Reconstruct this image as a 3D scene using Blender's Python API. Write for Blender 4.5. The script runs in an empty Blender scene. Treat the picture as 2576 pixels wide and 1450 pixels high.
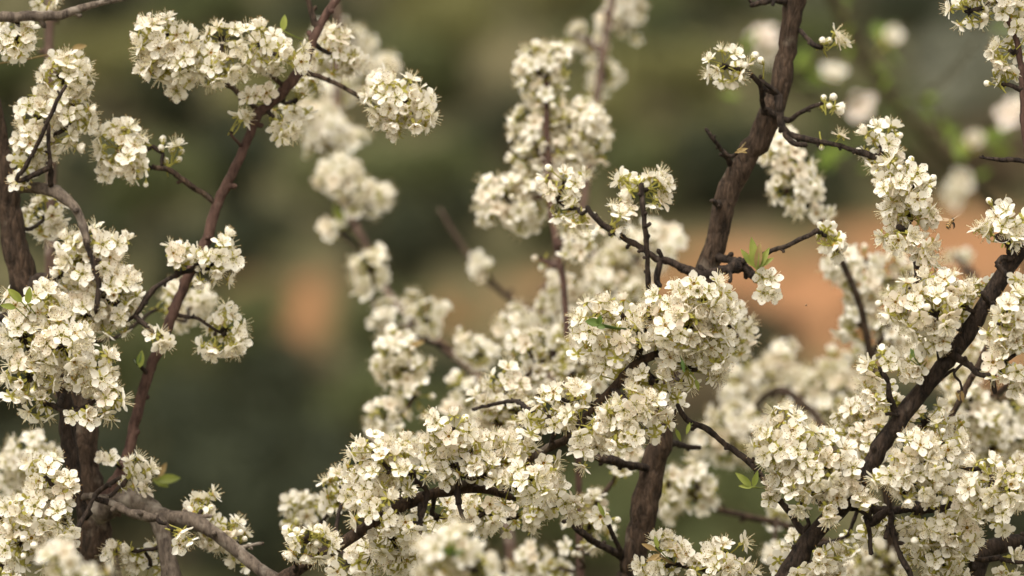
import bpy, math, random
import numpy as np
from mathutils import Matrix, Vector, noise

# ------------------------------------------------------------------ camera, sky, sun, exposure
SC = bpy.context.scene
COL = SC.collection
W = 0.776            # metres across the frame at the focused branch
D = 4.5              # camera to the focused branch
H = 1.72             # eye height
cam_d = bpy.data.cameras.new('camera')
cam = bpy.data.objects.new('camera', cam_d); COL.objects.link(cam)
cam.location = (0, -D, H); cam.rotation_euler = (math.radians(90), 0, 0)
cam_d.sensor_width = 36.0; cam_d.lens = 36.0 * D / W
cam_d.clip_start = 0.05; cam_d.clip_end = 3000
cam_d.dof.use_dof = True; cam_d.dof.focus_distance = D
cam_d.dof.aperture_fstop = cam_d.lens / 41.0
SC.camera = cam

world = bpy.data.worlds.new('World'); SC.world = world; world.use_nodes = True
wn = world.node_tree; wn.nodes.clear()
SUN_EL, SUN_AZ = 58.0, 205.0
sky = wn.nodes.new('ShaderNodeTexSky'); sky.sky_type = 'NISHITA'; sky.sun_disc = False
sky.sun_elevation = math.radians(SUN_EL); sky.sun_rotation = math.radians(SUN_AZ)
sky.air_density = 1.0; sky.dust_density = 3.0
hs = wn.nodes.new('ShaderNodeHueSaturation'); hs.inputs['Saturation'].default_value = 0.10
tint = wn.nodes.new('ShaderNodeMix'); tint.data_type = 'RGBA'; tint.blend_type = 'MULTIPLY'
tint.inputs[0].default_value = 1.0; tint.inputs[7].default_value = (1.0, 0.935, 0.80, 1)
bg = wn.nodes.new('ShaderNodeBackground'); bg.inputs[1].default_value = 0.15
wo = wn.nodes.new('ShaderNodeOutputWorld')
wn.links.new(sky.outputs[0], hs.inputs['Color']); wn.links.new(hs.outputs[0], tint.inputs[6])
wn.links.new(tint.outputs[2], bg.inputs[0]); wn.links.new(bg.outputs[0], wo.inputs[0])

sun_d = bpy.data.lights.new('sun', 'SUN'); sun_d.energy = 1.1; sun_d.angle = math.radians(25)
sun_d.color = (1.0, 0.945, 0.84)
sun = bpy.data.objects.new('sun', sun_d); COL.objects.link(sun)
_a, _e = math.radians(SUN_AZ), math.radians(SUN_EL)
sdir = Vector((math.sin(_a) * math.cos(_e), math.cos(_a) * math.cos(_e), math.sin(_e)))
sun.rotation_euler = (-sdir).to_track_quat('-Z', 'Y').to_euler()

SC.view_settings.view_transform = 'Standard'; SC.view_settings.look = 'None'
SC.view_settings.gamma = 1.0; SC.view_settings.use_curve_mapping = False
SC.view_settings.exposure = 1.27
SC.cycles.diffuse_bounces = 8; SC.cycles.max_bounces = 16

# ------------------------------------------------------------------ helpers
rng = random.Random(7)
K = W / 2576.0
def P(x, y, d=0.0):
    """photo pixel (2576 wide) at d metres behind the focused branch"""
    s = (D + d) / D
    return np.array([(x - 1288) * K * s, d, H - (y - 725) * K * s])
def RR(r, d=0.0):
    return r * K * (D + d) / D

def mesh(name, V, F, mats, mi=None, smooth=True):
    V = np.asarray(V, dtype=np.float32).reshape(-1, 3); F = np.asarray(F, dtype=np.int32).reshape(-1, 3)
    me = bpy.data.meshes.new(name)
    me.vertices.add(len(V)); me.vertices.foreach_set('co', V.ravel())
    me.loops.add(len(F) * 3); me.loops.foreach_set('vertex_index', F.ravel())
    me.polygons.add(len(F)); me.polygons.foreach_set('loop_start', np.arange(len(F), dtype=np.int32) * 3)
    for m in mats: me.materials.append(m)
    if mi is not None: me.polygons.foreach_set('material_index', np.asarray(mi, dtype=np.int32))
    if smooth: me.polygons.foreach_set('use_smooth', np.ones(len(F), dtype=bool))
    me.update(calc_edges=True)
    return me
def obj(name, me, parent=None, loc=None, **tags):
    o = bpy.data.objects.new(name, me); COL.objects.link(o)
    if parent is not None: o.parent = parent
    if loc is not None: o.location = loc
    for k, v in tags.items(): o[k] = v
    return o

class MB:
    """collects triangles with material indices"""
    def __init__(s): s.V = []; s.F = []; s.M = []; s.n = 0
    def add(s, V, F, m=0):
        V = np.asarray(V, float).reshape(-1, 3); F = np.asarray(F, int).reshape(-1, 3)
        s.V.append(V); s.F.append(F + s.n); s.M.append(np.full(len(F), m)); s.n += len(V)
    def arr(s): return np.concatenate(s.V), np.concatenate(s.F), np.concatenate(s.M)
    def build(s, name, mats, smooth=True):
        V, F, M = s.arr(); return mesh(name, V, F, mats, M, smooth)

def grid_faces(nu, nv, wrap=False):
    F = []
    for j in range(nv - 1):
        for i in range(nu if wrap else nu - 1):
            a = j * nu + i; b = j * nu + (i + 1) % nu; c = a + nu; d = b + nu
            F += [(a, b, d), (a, d, c)]
    return F
def unit(v):
    v = np.asarray(v, float); return v / (np.linalg.norm(v) + 1e-12)
def basis(z, spin=0.0):
    z = unit(z); a = np.array([1., 0, 0]) if abs(z[0]) < 0.8 else np.array([0, 1., 0])
    x = unit(np.cross(a, z)); y = np.cross(z, x)
    c, s = math.cos(spin), math.sin(spin)
    return np.stack([c * x + s * y, -s * x + c * y, z], axis=1)   # columns
def rvec():
    while True:
        v = np.array([rng.uniform(-1, 1) for _ in range(3)])
        if 0.05 < np.linalg.norm(v) < 1: return unit(v)

def spline(pts, step):
    pts = [np.asarray(p, float) for p in pts]
    if len(pts) == 2: pts = [pts[0], (pts[0] + pts[1]) / 2, pts[1]]
    q = [2 * pts[0] - pts[1]] + pts + [2 * pts[-1] - pts[-2]]
    out = []
    for i in range(1, len(q) - 2):
        n = max(1, int(np.linalg.norm(q[i + 1][:3] - q[i][:3]) / step))
        for k in range(n):
            t = k / n
            out.append(0.5 * ((2 * q[i]) + (-q[i - 1] + q[i + 1]) * t + (2 * q[i - 1] - 5 * q[i] + 4 * q[i + 1] - q[i + 2]) * t * t
                              + (-q[i - 1] + 3 * q[i] - 3 * q[i + 1] + q[i + 2]) * t ** 3))
    out.append(pts[-1])
    return np.array(out)

def tube(path, rad, sides=8, rough=0.0, freq=200.0, knobs=0.0, cap=True):
    """tube of triangles; rough displaces the bark, knobs swell it at spur scars"""
    path = np.asarray(path); n = len(path); rad = np.broadcast_to(np.asarray(rad, float), (n,)).copy()
    if knobs:
        for k in range(n):
            v = noise.noise(Vector(path[k] * 55.0)); rad[k] *= 1 + knobs * max(0, v) * 1.5
    T = np.gradient(path, axis=0); V = []
    x = basis(T[0])[:, 0]
    for k in range(n):
        t = unit(T[k]); x = unit(x - t * np.dot(x, t)); y = np.cross(t, x)
        for i in range(sides):
            a = 2 * math.pi * i / sides; dirv = math.cos(a) * x + math.sin(a) * y
            r = rad[k]
            if rough:
                q = path[k] + dirv * r
                q = Vector((q[0] * freq, q[1] * freq, q[2] * freq * 0.45))
                r *= 1 + rough * (noise.noise(q) + 0.5 * noise.noise(q * 2.3))
            V.append(path[k] + dirv * r)
    F = grid_faces(sides, n, True)
    if cap:
        V.append(path[0]); V.append(path[-1] + unit(T[-1]) * rad[-1] * 0.6); a = len(V) - 2
        for i in range(sides):
            F.append((a, (i + 1) % sides, i)); b = (n - 1) * sides
            F.append((a + 1, b + i, b + (i + 1) % sides))
    return np.array(V), np.array(F)

# ------------------------------------------------------------------ materials
def mat(name):
    m = bpy.data.materials.new(name); m.use_nodes = True
    nt = m.node_tree; nt.nodes.clear(); out = nt.nodes.new('ShaderNodeOutputMaterial')
    return m, nt, out
def nd(nt, t, **kw):
    n = nt.nodes.new(t)
    for k, v in kw.items(): setattr(n, k, v)
    return n
def ramp(nt, stops):
    r = nd(nt, 'ShaderNodeValToRGB'); e = r.color_ramp.elements
    while len(e) < len(stops): e.new(0.5)
    for el, (p, c) in zip(e, stops): el.position = p; el.color = (*c, 1)
    return r
def soft_mat(name, c1, c2, trans, tcol, scale=120.0, rough=0.6, rnd=0.0):
    """thin living tissue: diffuse gloss mixed with light passing through"""
    m, nt, out = mat(name); L = nt.links.new
    geo = nd(nt, 'ShaderNodeNewGeometry'); no = nd(nt, 'ShaderNodeTexNoise'); no.inputs['Scale'].default_value = scale
    no.inputs['Detail'].default_value = 3
    L(geo.outputs['Position'], no.inputs['Vector'])
    r = ramp(nt, [(0.35, c1), (0.65, c2)]); fac = no.outputs[0]
    if rnd:
        oi = nd(nt, 'ShaderNodeObjectInfo'); ma = nd(nt, 'ShaderNodeMath', operation='MULTIPLY_ADD')
        ma.inputs[1].default_value = rnd; L(oi.outputs['Random'], ma.inputs[0])
        sb = nd(nt, 'ShaderNodeMath', operation='SUBTRACT'); sb.inputs[1].default_value = rnd / 2
        L(no.outputs[0], sb.inputs[0]); L(sb.outputs[0], ma.inputs[2]); fac = ma.outputs[0]
    L(fac, r.inputs[0])
    b = nd(nt, 'ShaderNodeBsdfPrincipled'); b.inputs['Roughness'].default_value = rough
    b.inputs['Specular IOR Level'].default_value = 0.25
    L(r.outputs[0], b.inputs['Base Color'])
    t = nd(nt, 'ShaderNodeBsdfTranslucent'); t.inputs[0].default_value = (*tcol, 1)
    mx = nd(nt, 'ShaderNodeMixShader'); mx.inputs[0].default_value = trans
    L(b.outputs[0], mx.inputs[1]); L(t.outputs[0], mx.inputs[2]); L(mx.outputs[0], out.inputs[0])
    return m
def bark_mat(name, dark, mid, pale, pale_amt=0.6, scale=1.0, fis=.35):
    m, nt, out = mat(name); L = nt.links.new
    geo = nd(nt, 'ShaderNodeNewGeometry')
    mp = nd(nt, 'ShaderNodeMapping'); mp.inputs['Scale'].default_value = (1, 1, 0.32)
    L(geo.outputs['Position'], mp.inputs[0])
    n1 = nd(nt, 'ShaderNodeTexNoise'); n1.inputs['Scale'].default_value = 190 * scale; n1.inputs['Detail'].default_value = 5; n1.inputs['Roughness'].default_value = 0.7
    n2 = nd(nt, 'ShaderNodeTexNoise'); n2.inputs['Scale'].default_value = 50 * scale; n2.inputs['Detail'].default_value = 4
    n3 = nd(nt, 'ShaderNodeTexNoise'); n3.inputs['Scale'].default_value = 80 * scale
    L(mp.outputs[0], n3.inputs['Vector'])
    wr = nd(nt, 'ShaderNodeVectorMath', operation='MULTIPLY_ADD'); wr.inputs[1].default_value = (.006, .006, .006); L(n3.outputs['Color'], wr.inputs[0]); L(mp.outputs[0], wr.inputs[2])
    vo = nd(nt, 'ShaderNodeTexVoronoi', feature='DISTANCE_TO_EDGE'); vo.inputs['Scale'].default_value = 210 * scale; L(wr.outputs[0], vo.inputs['Vector'])
    L(mp.outputs[0], n1.inputs['Vector']); L(geo.outputs['Position'], n2.inputs['Vector'])
    r1 = ramp(nt, [(0.36, dark), (0.62, mid)]); L(n1.outputs[0], r1.inputs[0])
    r2 = ramp(nt, [(pale_amt, (0, 0, 0)), (pale_amt + 0.14, (1, 1, 1))]); L(n2.outputs[0], r2.inputs[0])
    mx = nd(nt, 'ShaderNodeMix', data_type='RGBA'); L(r2.outputs[0], mx.inputs[0]); L(r1.outputs[0], mx.inputs[6]); mx.inputs[7].default_value = (*pale, 1)
    r3 = ramp(nt, [(0.0, tuple(x * .55 for x in dark)), (0.16, (1, 1, 1))]); L(vo.outputs[0], r3.inputs[0])
    m2 = nd(nt, 'ShaderNodeMix', data_type='RGBA', blend_type='MULTIPLY'); m2.inputs[0].default_value = fis; L(mx.outputs[2], m2.inputs[6]); L(r3.outputs[0], m2.inputs[7])
    b = nd(nt, 'ShaderNodeBsdfPrincipled'); b.inputs['Roughness'].default_value = 0.85; b.inputs['Specular IOR Level'].default_value = 0.2
    L(m2.outputs[2], b.inputs['Base Color'])
    sm = nd(nt, 'ShaderNodeMath', operation='MINIMUM'); sm.inputs[1].default_value = .25; L(vo.outputs[0], sm.inputs[0])
    ad = nd(nt, 'ShaderNodeMath', operation='MULTIPLY_ADD'); ad.inputs[1].default_value = fis * 2.6; L(sm.outputs[0], ad.inputs[0]); L(n1.outputs[0], ad.inputs[2])
    bp = nd(nt, 'ShaderNodeBump'); bp.inputs['Strength'].default_value = 1.0; bp.inputs['Distance'].default_value = 0.003
    L(ad.outputs[0], bp.inputs['Height']); L(bp.outputs[0], b.inputs['Normal']); L(b.outputs[0], out.inputs[0])
    return m
PETAL = soft_mat('petal_white', (0.87, 0.84, 0.78), (0.92, 0.895, 0.845), 0.42, (0.95, 0.89, 0.79), 60, 0.55, 0.25)
PETAL_PINK = soft_mat('petal_pinkish', (0.80, 0.68, 0.64), (0.86, 0.79, 0.75), 0.34, (0.84, 0.72, 0.68), 60, 0.55)
OCHRE = soft_mat('flower_centre_ochre', (0.48, 0.24, 0.03), (0.62, 0.38, 0.06), 0.2, (0.6, 0.42, 0.08), 300)
LIME = soft_mat('flower_centre_lime', (0.42, 0.40, 0.08), (0.55, 0.50, 0.14), 0.2, (0.5, 0.5, 0.1), 300)
PINKC = soft_mat('flower_centre_pink', (0.45, 0.16, 0.14), (0.55, 0.26, 0.2), 0.2, (0.5, 0.2, 0.2), 300)
FILA = soft_mat('filament', (0.80, 0.75, 0.56), (0.87, 0.82, 0.66), 0.4, (0.87, 0.81, 0.62), 200)
ANTH = soft_mat('anther', (0.13, 0.065, 0.025), (0.34, 0.20, 0.06), 0.0, (0.3, 0.2, 0.1), 400)
SEPAL = soft_mat('sepal_green', (0.27, 0.26, 0.05), (0.43, 0.395, 0.11), 0.35, (0.55, 0.5, 0.12), 150)
LEAFY = soft_mat('young_leaf', (0.12, 0.15, 0.03), (0.24, 0.26, 0.06), 0.4, (0.31, 0.37, 0.06), 90, 0.45)
LEAFD = soft_mat('old_leaf_green', (0.045, 0.085, 0.02), (0.09, 0.13, 0.03), 0.25, (0.2, 0.3, 0.04), 90, 0.4)
DRY = soft_mat('dry_leaf', (0.19, 0.125, 0.05), (0.29, 0.21, 0.09), 0.3, (0.34, 0.25, 0.1), 90)
LEAFG = soft_mat('almond_leaf', (0.10, 0.16, 0.03), (0.20, 0.27, 0.05), 0.45, (0.28, 0.40, 0.05), 60, 0.45)
BARK_A = bark_mat('bark_brown', (0.020, 0.013, 0.009), (0.075, 0.048, 0.033), (0.15, 0.12, 0.095), 0.60)
BARK_G = bark_mat('bark_grey', (0.045, 0.034, 0.028), (0.15, 0.118, 0.095), (0.27, 0.235, 0.20), 0.5, fis=.08)
BARK_R = bark_mat('bark_reddish', (0.040, 0.022, 0.018), (0.105, 0.060, 0.048), (0.19, 0.14, 0.115), 0.62, fis=.08)
BARK_D = bark_mat('bark_dark', (0.010, 0.007, 0.006), (0.050, 0.034, 0.026), (0.11, 0.085, 0.07), 0.64)
BARK_P = bark_mat('bark_pinkish', (0.055, 0.034, 0.026), (0.115, 0.074, 0.057), (0.17, 0.13, 0.11), 0.55, fis=.08)
BARK_O = bark_mat('bark_olive', (0.045, 0.036, 0.018), (0.085, 0.068, 0.034), (0.12, 0.10, 0.06), 0.6)

# ------------------------------------------------------------------ flowers (modelled in millimetres, scaled to metres)
def petal(mb, az, L, Wd, elev, cup, cross, M, R, nu, nv, r0=1.5, z0=0.0, m=0, twist=0.0):
    V = []; rho, z = r0, z0
    ts = [0, 0.16, 0.42, 0.72, 0.92, 1.0] if nv == 6 else [0, 0.35, 0.78, 1.0]
    pt = 0
    for j, t in enumerate(ts):
        a = elev + cup * (t - 0.35)
        rho += L * (t - pt) * math.cos(a); z += L * (t - pt) * math.sin(a); pt = t
        w = 0.5 * Wd * max(0.30, math.sqrt(max(0.0, 1 - ((t - 0.60) / 0.46) ** 2)))
        if t >= 1: w = 0.5 * Wd * 0.42
        for i in range(nu):
            u = -1 + 2 * i / (nu - 1)
            dz = cross * w * (u * u) + twist * u * w + R.uniform(-.18, .18) * (t > .5)
            dr = -0.10 * L * (u * u) * (t > 0.85) + (0.05 * L * (abs(u) > .4) if t == 1 else 0)
            V.append((rho + dr - dz * math.sin(a), w * u, z + dz * math.cos(a)))
    V = np.array(V); c, s = math.cos(az), math.sin(az)
    V = V @ np.array([[c, s, 0], [-s, c, 0], [0, 0, 1]])
    mb.add(V @ M[0].T + M[1], grid_faces(nu, len(ts)), m)

def make_flower(R, lod, kind='open', centre=1):
    """origin at the foot of the stalk, z towards the flower. mats: petal, centre, filament, anther, sepal"""
    mb = MB(); Lp = R.uniform(8.5, 15.0); bend = R.uniform(-3.5, 3.5); tilt = R.uniform(-0.75, 0.75)
    if kind == 'bud': Lp *= 0.8
    path = spline([(0, 0, 0), (bend * 0.25, 0, Lp * 0.5), (bend, 0, Lp)], 3.5 if lod else 7)
    mb.add(*tube(path, np.linspace(0.42, 0.6, len(path)), 4 if lod else 3, cap=False), 4)
    Rm = basis((math.sin(tilt), 0, math.cos(tilt)), R.uniform(0, 6.28)); O = np.array([bend, 0, Lp])
    M = (Rm, O)
    # calyx cup
    prof = [(0.55, -0.3), (1.25, 0.9), (1.75, 2.3)]; ns = 6 if lod else 5; V = []
    for r, z in prof:
        for i in range(ns): a = 6.2832 * i / ns; V.append((r * math.cos(a), r * math.sin(a), z))
    mb.add(np.array(V) @ Rm.T + O, grid_faces(ns, 3, True), 4)
    zc = 2.3
    if kind == 'bud':
        s = R.uniform(0.75, 1.15); V = []; n = 7 if lod else 5; pr = [(1.3, 1.6), (2.7, 3.4), (3.0, 5.0), (2.3, 6.6), (0.9, 7.6), (0.05, 7.8)]
        for j, (r, z) in enumerate(pr):
            for i in range(n): a = 6.2832 * i / n + j * .3; V.append((r * s * math.cos(a), r * s * math.sin(a), 1.6 + (z - 1.6) * s))
        mb.add(np.array(V) @ Rm.T + O, grid_faces(n, len(pr), True), 0)
        for k in range(5):
            petal(mb, 6.2832 * k / 5, 4.0 * s, 2.4, 1.15, 0.25, 0.15, M, R, 3, 4, 1.5, 1.3, 4)
        return mb.arr()
    e0 = R.uniform(-0.02, 0.34) if kind == 'open' else R.uniform(0.8, 1.0)
    cup = R.uniform(0.0, 0.6) if kind == 'open' else R.uniform(0.4, 0.8)
    sz = R.uniform(0.9, 1.1)
    for k in range(5):                                   # five petals
        petal(mb, 6.2832 * k / 5 + R.uniform(-.14, .14), R.uniform(7.6, 8.6) * sz, R.uniform(6.3, 7.6) * sz, e0 + R.uniform(-.22, .22), cup + R.uniform(-.35, .3),
              R.uniform(0.1, 0.32), M, R, 5 if lod else 3, 6 if lod else 4, 1.4, zc + R.uniform(-.15, .15), 0, R.uniform(-.2, .2))
    for k in range(5):                                   # five sepals
        petal(mb, 6.2832 * (k + .5) / 5, 5.2, 2.9, R.uniform(-.4, .15), -0.5, 0.1, M, R, 3, 4, 1.5, zc - 0.35, 4)
    # nectar cup
    V = [(0, 0, zc - 1.1)]; ns = 7 if lod else 5
    for r, z in ((1.3, zc - .7), (2.6, zc + .35)):
        for i in range(ns): a = 6.2832 * i / ns; V.append((r * math.cos(a), r * math.sin(a), z))
    F = [(0, 1 + i, 1 + (i + 1) % ns) for i in range(ns)] + [tuple(1 + x for x in f) for f in grid_faces(ns, 2, True)]
    mb.add(np.array(V) @ Rm.T + O, F, 1)
    nst = R.randint(15, 20) if lod else 9
    for k in range(nst):                                 # stamens
        a = 6.2832 * k / nst + R.uniform(-.2, .2); sp = R.uniform(0.18, 0.85); Ls = R.uniform(6.0, 10.0)
        b = np.array([1.5 * math.cos(a), 1.5 * math.sin(a), zc]); d = np.array([math.sin(sp) * math.cos(a), math.sin(sp) * math.sin(a), math.cos(sp)])
        m1 = b + d * Ls * 0.55; tip = b + d * Ls + np.array([-math.cos(a), -math.sin(a), 0.3]) * R.uniform(-0.6, 1.2)
        V = []; fr = 0.16 if lod else 0.2; B = basis(d)
        for q in (b, m1, tip):
            for i in range(3): V.append(q + fr * (B[:, 0] * math.cos(2.094 * i) + B[:, 1] * math.sin(2.094 * i)))
        mb.add(np.array(V) @ Rm.T + O, grid_faces(3, 3, True), 2)
        s = 0.46 if lod else 0.5
        V = tip + s * np.array([(1, 0, 0), (-1, 0, 0), (0, 1, 0), (0, -1, 0), (0, 0, .8), (0, 0, -.8)])
        mb.add(V @ Rm.T + O, [(0, 2, 4), (2, 1, 4), (1, 3, 4), (3, 0, 4), (2, 0, 5), (1, 2, 5), (3, 1, 5), (0, 3, 5)], 3)
    return mb.arr()

FR = random.Random(3)
FL = {}
for lod in (0, 1):
    FL[lod] = []
    for k in range(14 if lod else 8):
        a = make_flower(FR, lod, 'half' if k % 5 == 4 else 'open'); FL[lod].append(('flower', a[0] * 0.001, a[1], a[2], OCHRE if k % 3 == 0 else LIME))
    for k in range(3):
        a = make_flower(FR, lod, 'bud'); FL[lod].append(('bud', a[0] * 0.001, a[1], a[2], LIME))
PETAL_OLD = soft_mat('petal_ageing', (0.80, 0.70, 0.60), (0.88, 0.83, 0.75), 0.4, (0.9, 0.8, 0.68), 220, 0.6)
FM = {l: [mesh(f[0], f[1], f[2], [PETAL_OLD if i_ in (3, 10) else PETAL, f[4], FILA, ANTH, SEPAL], f[3]) for i_, f in enumerate(FL[l])] for l in FL}
NB = {l: [i for i, f in enumerate(FL[l]) if f[0] == 'bud'] for l in FL}
NO = {l: [i for i, f in enumerate(FL[l]) if f[0] == 'flower'] for l in FL}

# ------------------------------------------------------------------ trees
SHOW = []      # wood that stands clear of the blossom in front of it: x, y, radius in photo pixels, depth
HIDE = [(1640, 680, 1850, 1130), (1180, 1150, 1335, 1225), (940, 1262, 1005, 1312), (60, 700, 320, 1000), (480, 610, 580, 682), (2250, 400, 2330, 520), (2250, 600, 2330, 645), (1645, 600, 1720, 905), (2540, 690, 2640, 1000)]
def to_px(p):
    k = K * (D + p[1]) / D
    return p[0] / k + 1288, 725 - (p[2] - H) / k, k
class Tree:
    def __init__(s, label, base, group=None):
        s.base = np.array(base, float)
        s.o = obj('plum_tree', None, None, base, label=label, category='tree')
        if group: s.o['group'] = group
        s.samples = []; s.fl = []; s.clusters = []
    def near(s, p):
        best = None
        for o, path, rad in s.samples:
            dd = np.linalg.norm(path - p, axis=1); i = int(dd.argmin())
            if best is None or dd[i] < best[0]: best = (dd[i], o, path[i], rad[i])
        return best
    def limb(s, name, pts, d0, d1=None, m=BARK_A, sides=10, rough=0.16, knobs=0.25, label=None, foot=None, snap=True, attach=False):
        """pts in photo pixels (x, y, radius); depth runs from d0 to d1 along it"""
        d1 = d0 if d1 is None else d1; n = len(pts); par = s.o; q = []
        near = None
        if name == 'twig' and s.samples and snap:
            near = s.near(P(pts[0][0], pts[0][1], d0))
        for i, (x, y, r) in enumerate(pts):
            d = d0 + (d1 - d0) * i / max(1, n - 1)
            if near is not None:
                k = min(1, i / max(1, n - 1) * 1.6); d = near[2][1] * (1 - k) + d * k
            q.append(np.append(P(x, y, d), RR(r, d)))
        if near is not None and near[0] < 0.05:
            q.insert(0, np.append(near[2], q[0][3] * 1.25)); par = near[1]
        if attach: q.insert(0, np.append(s.near(q[0][:3])[2], q[0][3] * 1.1))
        if foot is not None:                          # carries on down to the ground
            b = np.array([s.base[0], s.base[1], -0.05]); a = q[0][:3]
            t0 = unit(q[0][:3] - q[1][:3]); h0 = q[0][3]
            p1 = a + (t0 + np.array([0, 0, -.4])) * 0.10; p1[2] = min(p1[2], a[2] - .06)
            q.insert(0, np.append(p1, h0 * 1.08)); q.insert(0, np.append(p1 * .5 + b * .5 + np.array([.02, 0, 0]), max(h0 * 1.2, foot * .8))); q.insert(0, np.append(b, foot))
        rmin = min(v[3] for v in q)
        path = spline(q, max(0.0022, min(0.006, rmin * 0.8)) if foot is None else 0.006)
        wob = .55 if name == 'twig' else .28
        for i in range(1, len(path)):
            r = path[i, 3]; v = noise.noise_vector(Vector(path[i, :3] * (.16 / max(rmin, .001)))); path[i, :3] += np.array(v) * r * wob * min(1, i / 4)
        mb = MB(); mb.add(*tube(path[:, :3], np.maximum(path[:, 3], 0.0006), sides, rough, 1.1 / max(rmin, 0.0015), knobs))
        R = random.Random(len(path)); gap = 0
        if foot is None or name != 'trunk' or m is BARK_D:      # spur buds and scars sitting on the wood
            for i in range(3, len(path) - 1):
                gap += np.linalg.norm(path[i, :3] - path[i - 1, :3])
                if gap > (.011 if name == 'twig' else .02) and R.random() < .35 and path[i, 2] > H - .4:
                    gap = 0; t = unit(path[i + 1, :3] - path[i - 1, :3]); dv = unit(np.cross(t, rvec()) + R.uniform(.2, .7) * t)
                    r = min(path[i, 3], .0034); a0 = path[i, :3] + dv * path[i, 3] * .6; Lb = r * R.uniform(1.0, 2.6)
                    mb.add(*tube(np.array([a0, a0 + dv * Lb * .4 + rvec() * r * .15, a0 + dv * Lb * .8, a0 + dv * Lb]), np.array([.8, .62, .7, .3]) * r, 6, .2, 500))
        if d0 < .3 and not attach:
            for v in path[:int(len(path) * (.62 if name == 'twig' else 1))]:
                x, y, k = to_px(v)
                if not any(a <= x <= c and b <= y <= e for a, b, c, e in HIDE) and y < 1500: SHOW.append((x, y, v[3] / k + (5 if name == 'twig' else 15), v[1]))
        V, F, _ = mb.arr()
        o = obj(name, mesh(name, V - s.base, F, [m]), par)
        if label: o['label'] = label
        s.samples.append((o, path[:, :3], path[:, 3]))
        return o
    def blossom(s, x, y, rx, ry, d, dens=1.0, buds=0.08, lod=None, wood=None, n=None, back=0.6):
        c = P(x, y, d); ax, az = RR(rx, d), RR(ry, d); ay = min(ax, az) * 1.0
        s.clusters.append((c, ax, ay, az, d, dens, buds, (1 if d < 0.33 else 0) if lod is None else lod, wood, n, back))
    def leaf(s, x, y, d, length, direction, face=(0, -1, .3), m=None, wid=0.42, parent=None, name='leaf'):
        V, F = leaf_geo(P(x, y, d), unit(direction), unit(face), RR(length, d), wid)
        nr = s.near(P(x, y, d))
        mb = MB(); mb.add(V - s.base, F, 0)
        p0 = P(x, y, d)
        if nr[0] < 0.25: mb.add(tube(np.array([nr[2], (nr[2] + p0) / 2 + [0, 0, -.001], p0]), 0.0006, 4)[0] - s.base, tube(np.array([p0, p0, p0]), .0006, 4)[1], 0)
        return obj(name, mb.build(name, [m or LEAFY]), s.o)
    def finish(s, cap=290):
        allf = []; R = rng; W4 = np.array(SHOW)
        s.clusters.sort(key=lambda q: s.near(q[0])[0])
        for ci, (c, ax, ay, az, d, dens, buds, lod, wood, n, back) in enumerate(s.clusters):
            rad = np.array([ax, ay, az]) * .96; mean = (ax * ay * az) ** (1 / 3); small = mean < 0.0115 or (n or 99) < 9
            area = 4 * math.pi * mean ** 2; tgt = n or int(max(3, dens * 1.32 * area / 2.5e-4))
            heads = []; mine = []; mb = MB(); tries = 0
            nr = s.near(c); foot = c
            if small: foot = c + unit(nr[2] - c) * min(max(0.012, mean), max(nr[0] - .001, .0))
            gap = np.linalg.norm(nr[2] - foot)
            if gap > 0.0015:                          # short spur from the wood to the middle of the cluster
                mid = (nr[2] + foot) / 2 + np.array([R.uniform(-.15, .15), R.uniform(-.15, .15), -0.12]) * gap
                pp = spline([np.append(nr[2], min(nr[3] * .7, .0022)), np.append(mid, .0017), np.append(foot, .0016)], 0.003)
                for i in range(1, len(pp)): pp[i, :3] += np.array(noise.noise_vector(Vector(pp[i, :3] * 90))) * .0009
                mb.add(*tube(pp[:, :3], pp[:, 3], 6, .25, 400, .5), 0)
                s.samples.append((s.o, pp[:, :3], pp[:, 3]))
            while len(heads) < tgt and tries < tgt * 14:
                tries += 1
                u = rvec()
                if not small and tries <= 3 * tgt:     # spread evenly round the cluster
                    zf = 1 - 2 * ((tries * 0.61803) % 1.0); th = tries * 2.39996; q_ = math.sqrt(max(0, 1 - zf * zf))
                    u = unit(np.array([q_ * math.cos(th), zf, q_ * math.sin(th)]) + .25 * rvec())
                if not small and u[1] > 0.25 and R.random() > back: continue
                surf = u * rad; out = unit(surf / (rad ** 2)); L0 = 0.0125
                node = c + surf * max(0.12, 1 - (L0 + .004) / np.linalg.norm(surf)) + rvec() * 0.0015
                placed = 0
                for k in range(1 if small else R.randint(3, 5)):
                    fi = R.choice(NB[lod]) if R.random() < buds else R.choice(NO[lod]); sc = R.uniform(0.82, 1.08)
                    if small:
                        hp = c + surf * R.uniform(.35, 1.0); dv = unit(unit(hp - foot) + .25 * rvec() + np.array([0, -.25, .1])); node = hp - dv * .0135 * sc
                    else:
                        dv = unit(out + 0.78 * rvec()); hp = node + dv * 0.0145 * sc
                        if np.linalg.norm((hp - c) / (rad + 0.002)) > 1.12: continue
                        hx, hy, _k = to_px(hp)
                        if np.any(((W4[:, 0] - hx) ** 2 + (W4[:, 1] - hy) ** 2 < W4[:, 2] ** 2) & (hp[1] < W4[:, 3] + .006)): continue
                    if heads and min(np.linalg.norm(h - hp) for h in heads) < (.0072 if small else .0090): continue
                    heads.append(hp); placed += 1
                    score = -(hp[1] - c[1]) / max(ay, .006) * 0.5 - dv[1] + R.random() * .3 - 0.5 * d
                    if abs(hp[0]) > W * .52 * (D + d) / D or abs(hp[2] - H) > W * .30 * (D + d) / D: score -= 5
                    mine.append((score, ci, fi, lod, node, basis(dv, R.uniform(0, 6.283)), sc))
                    if len(heads) >= tgt: break
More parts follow.
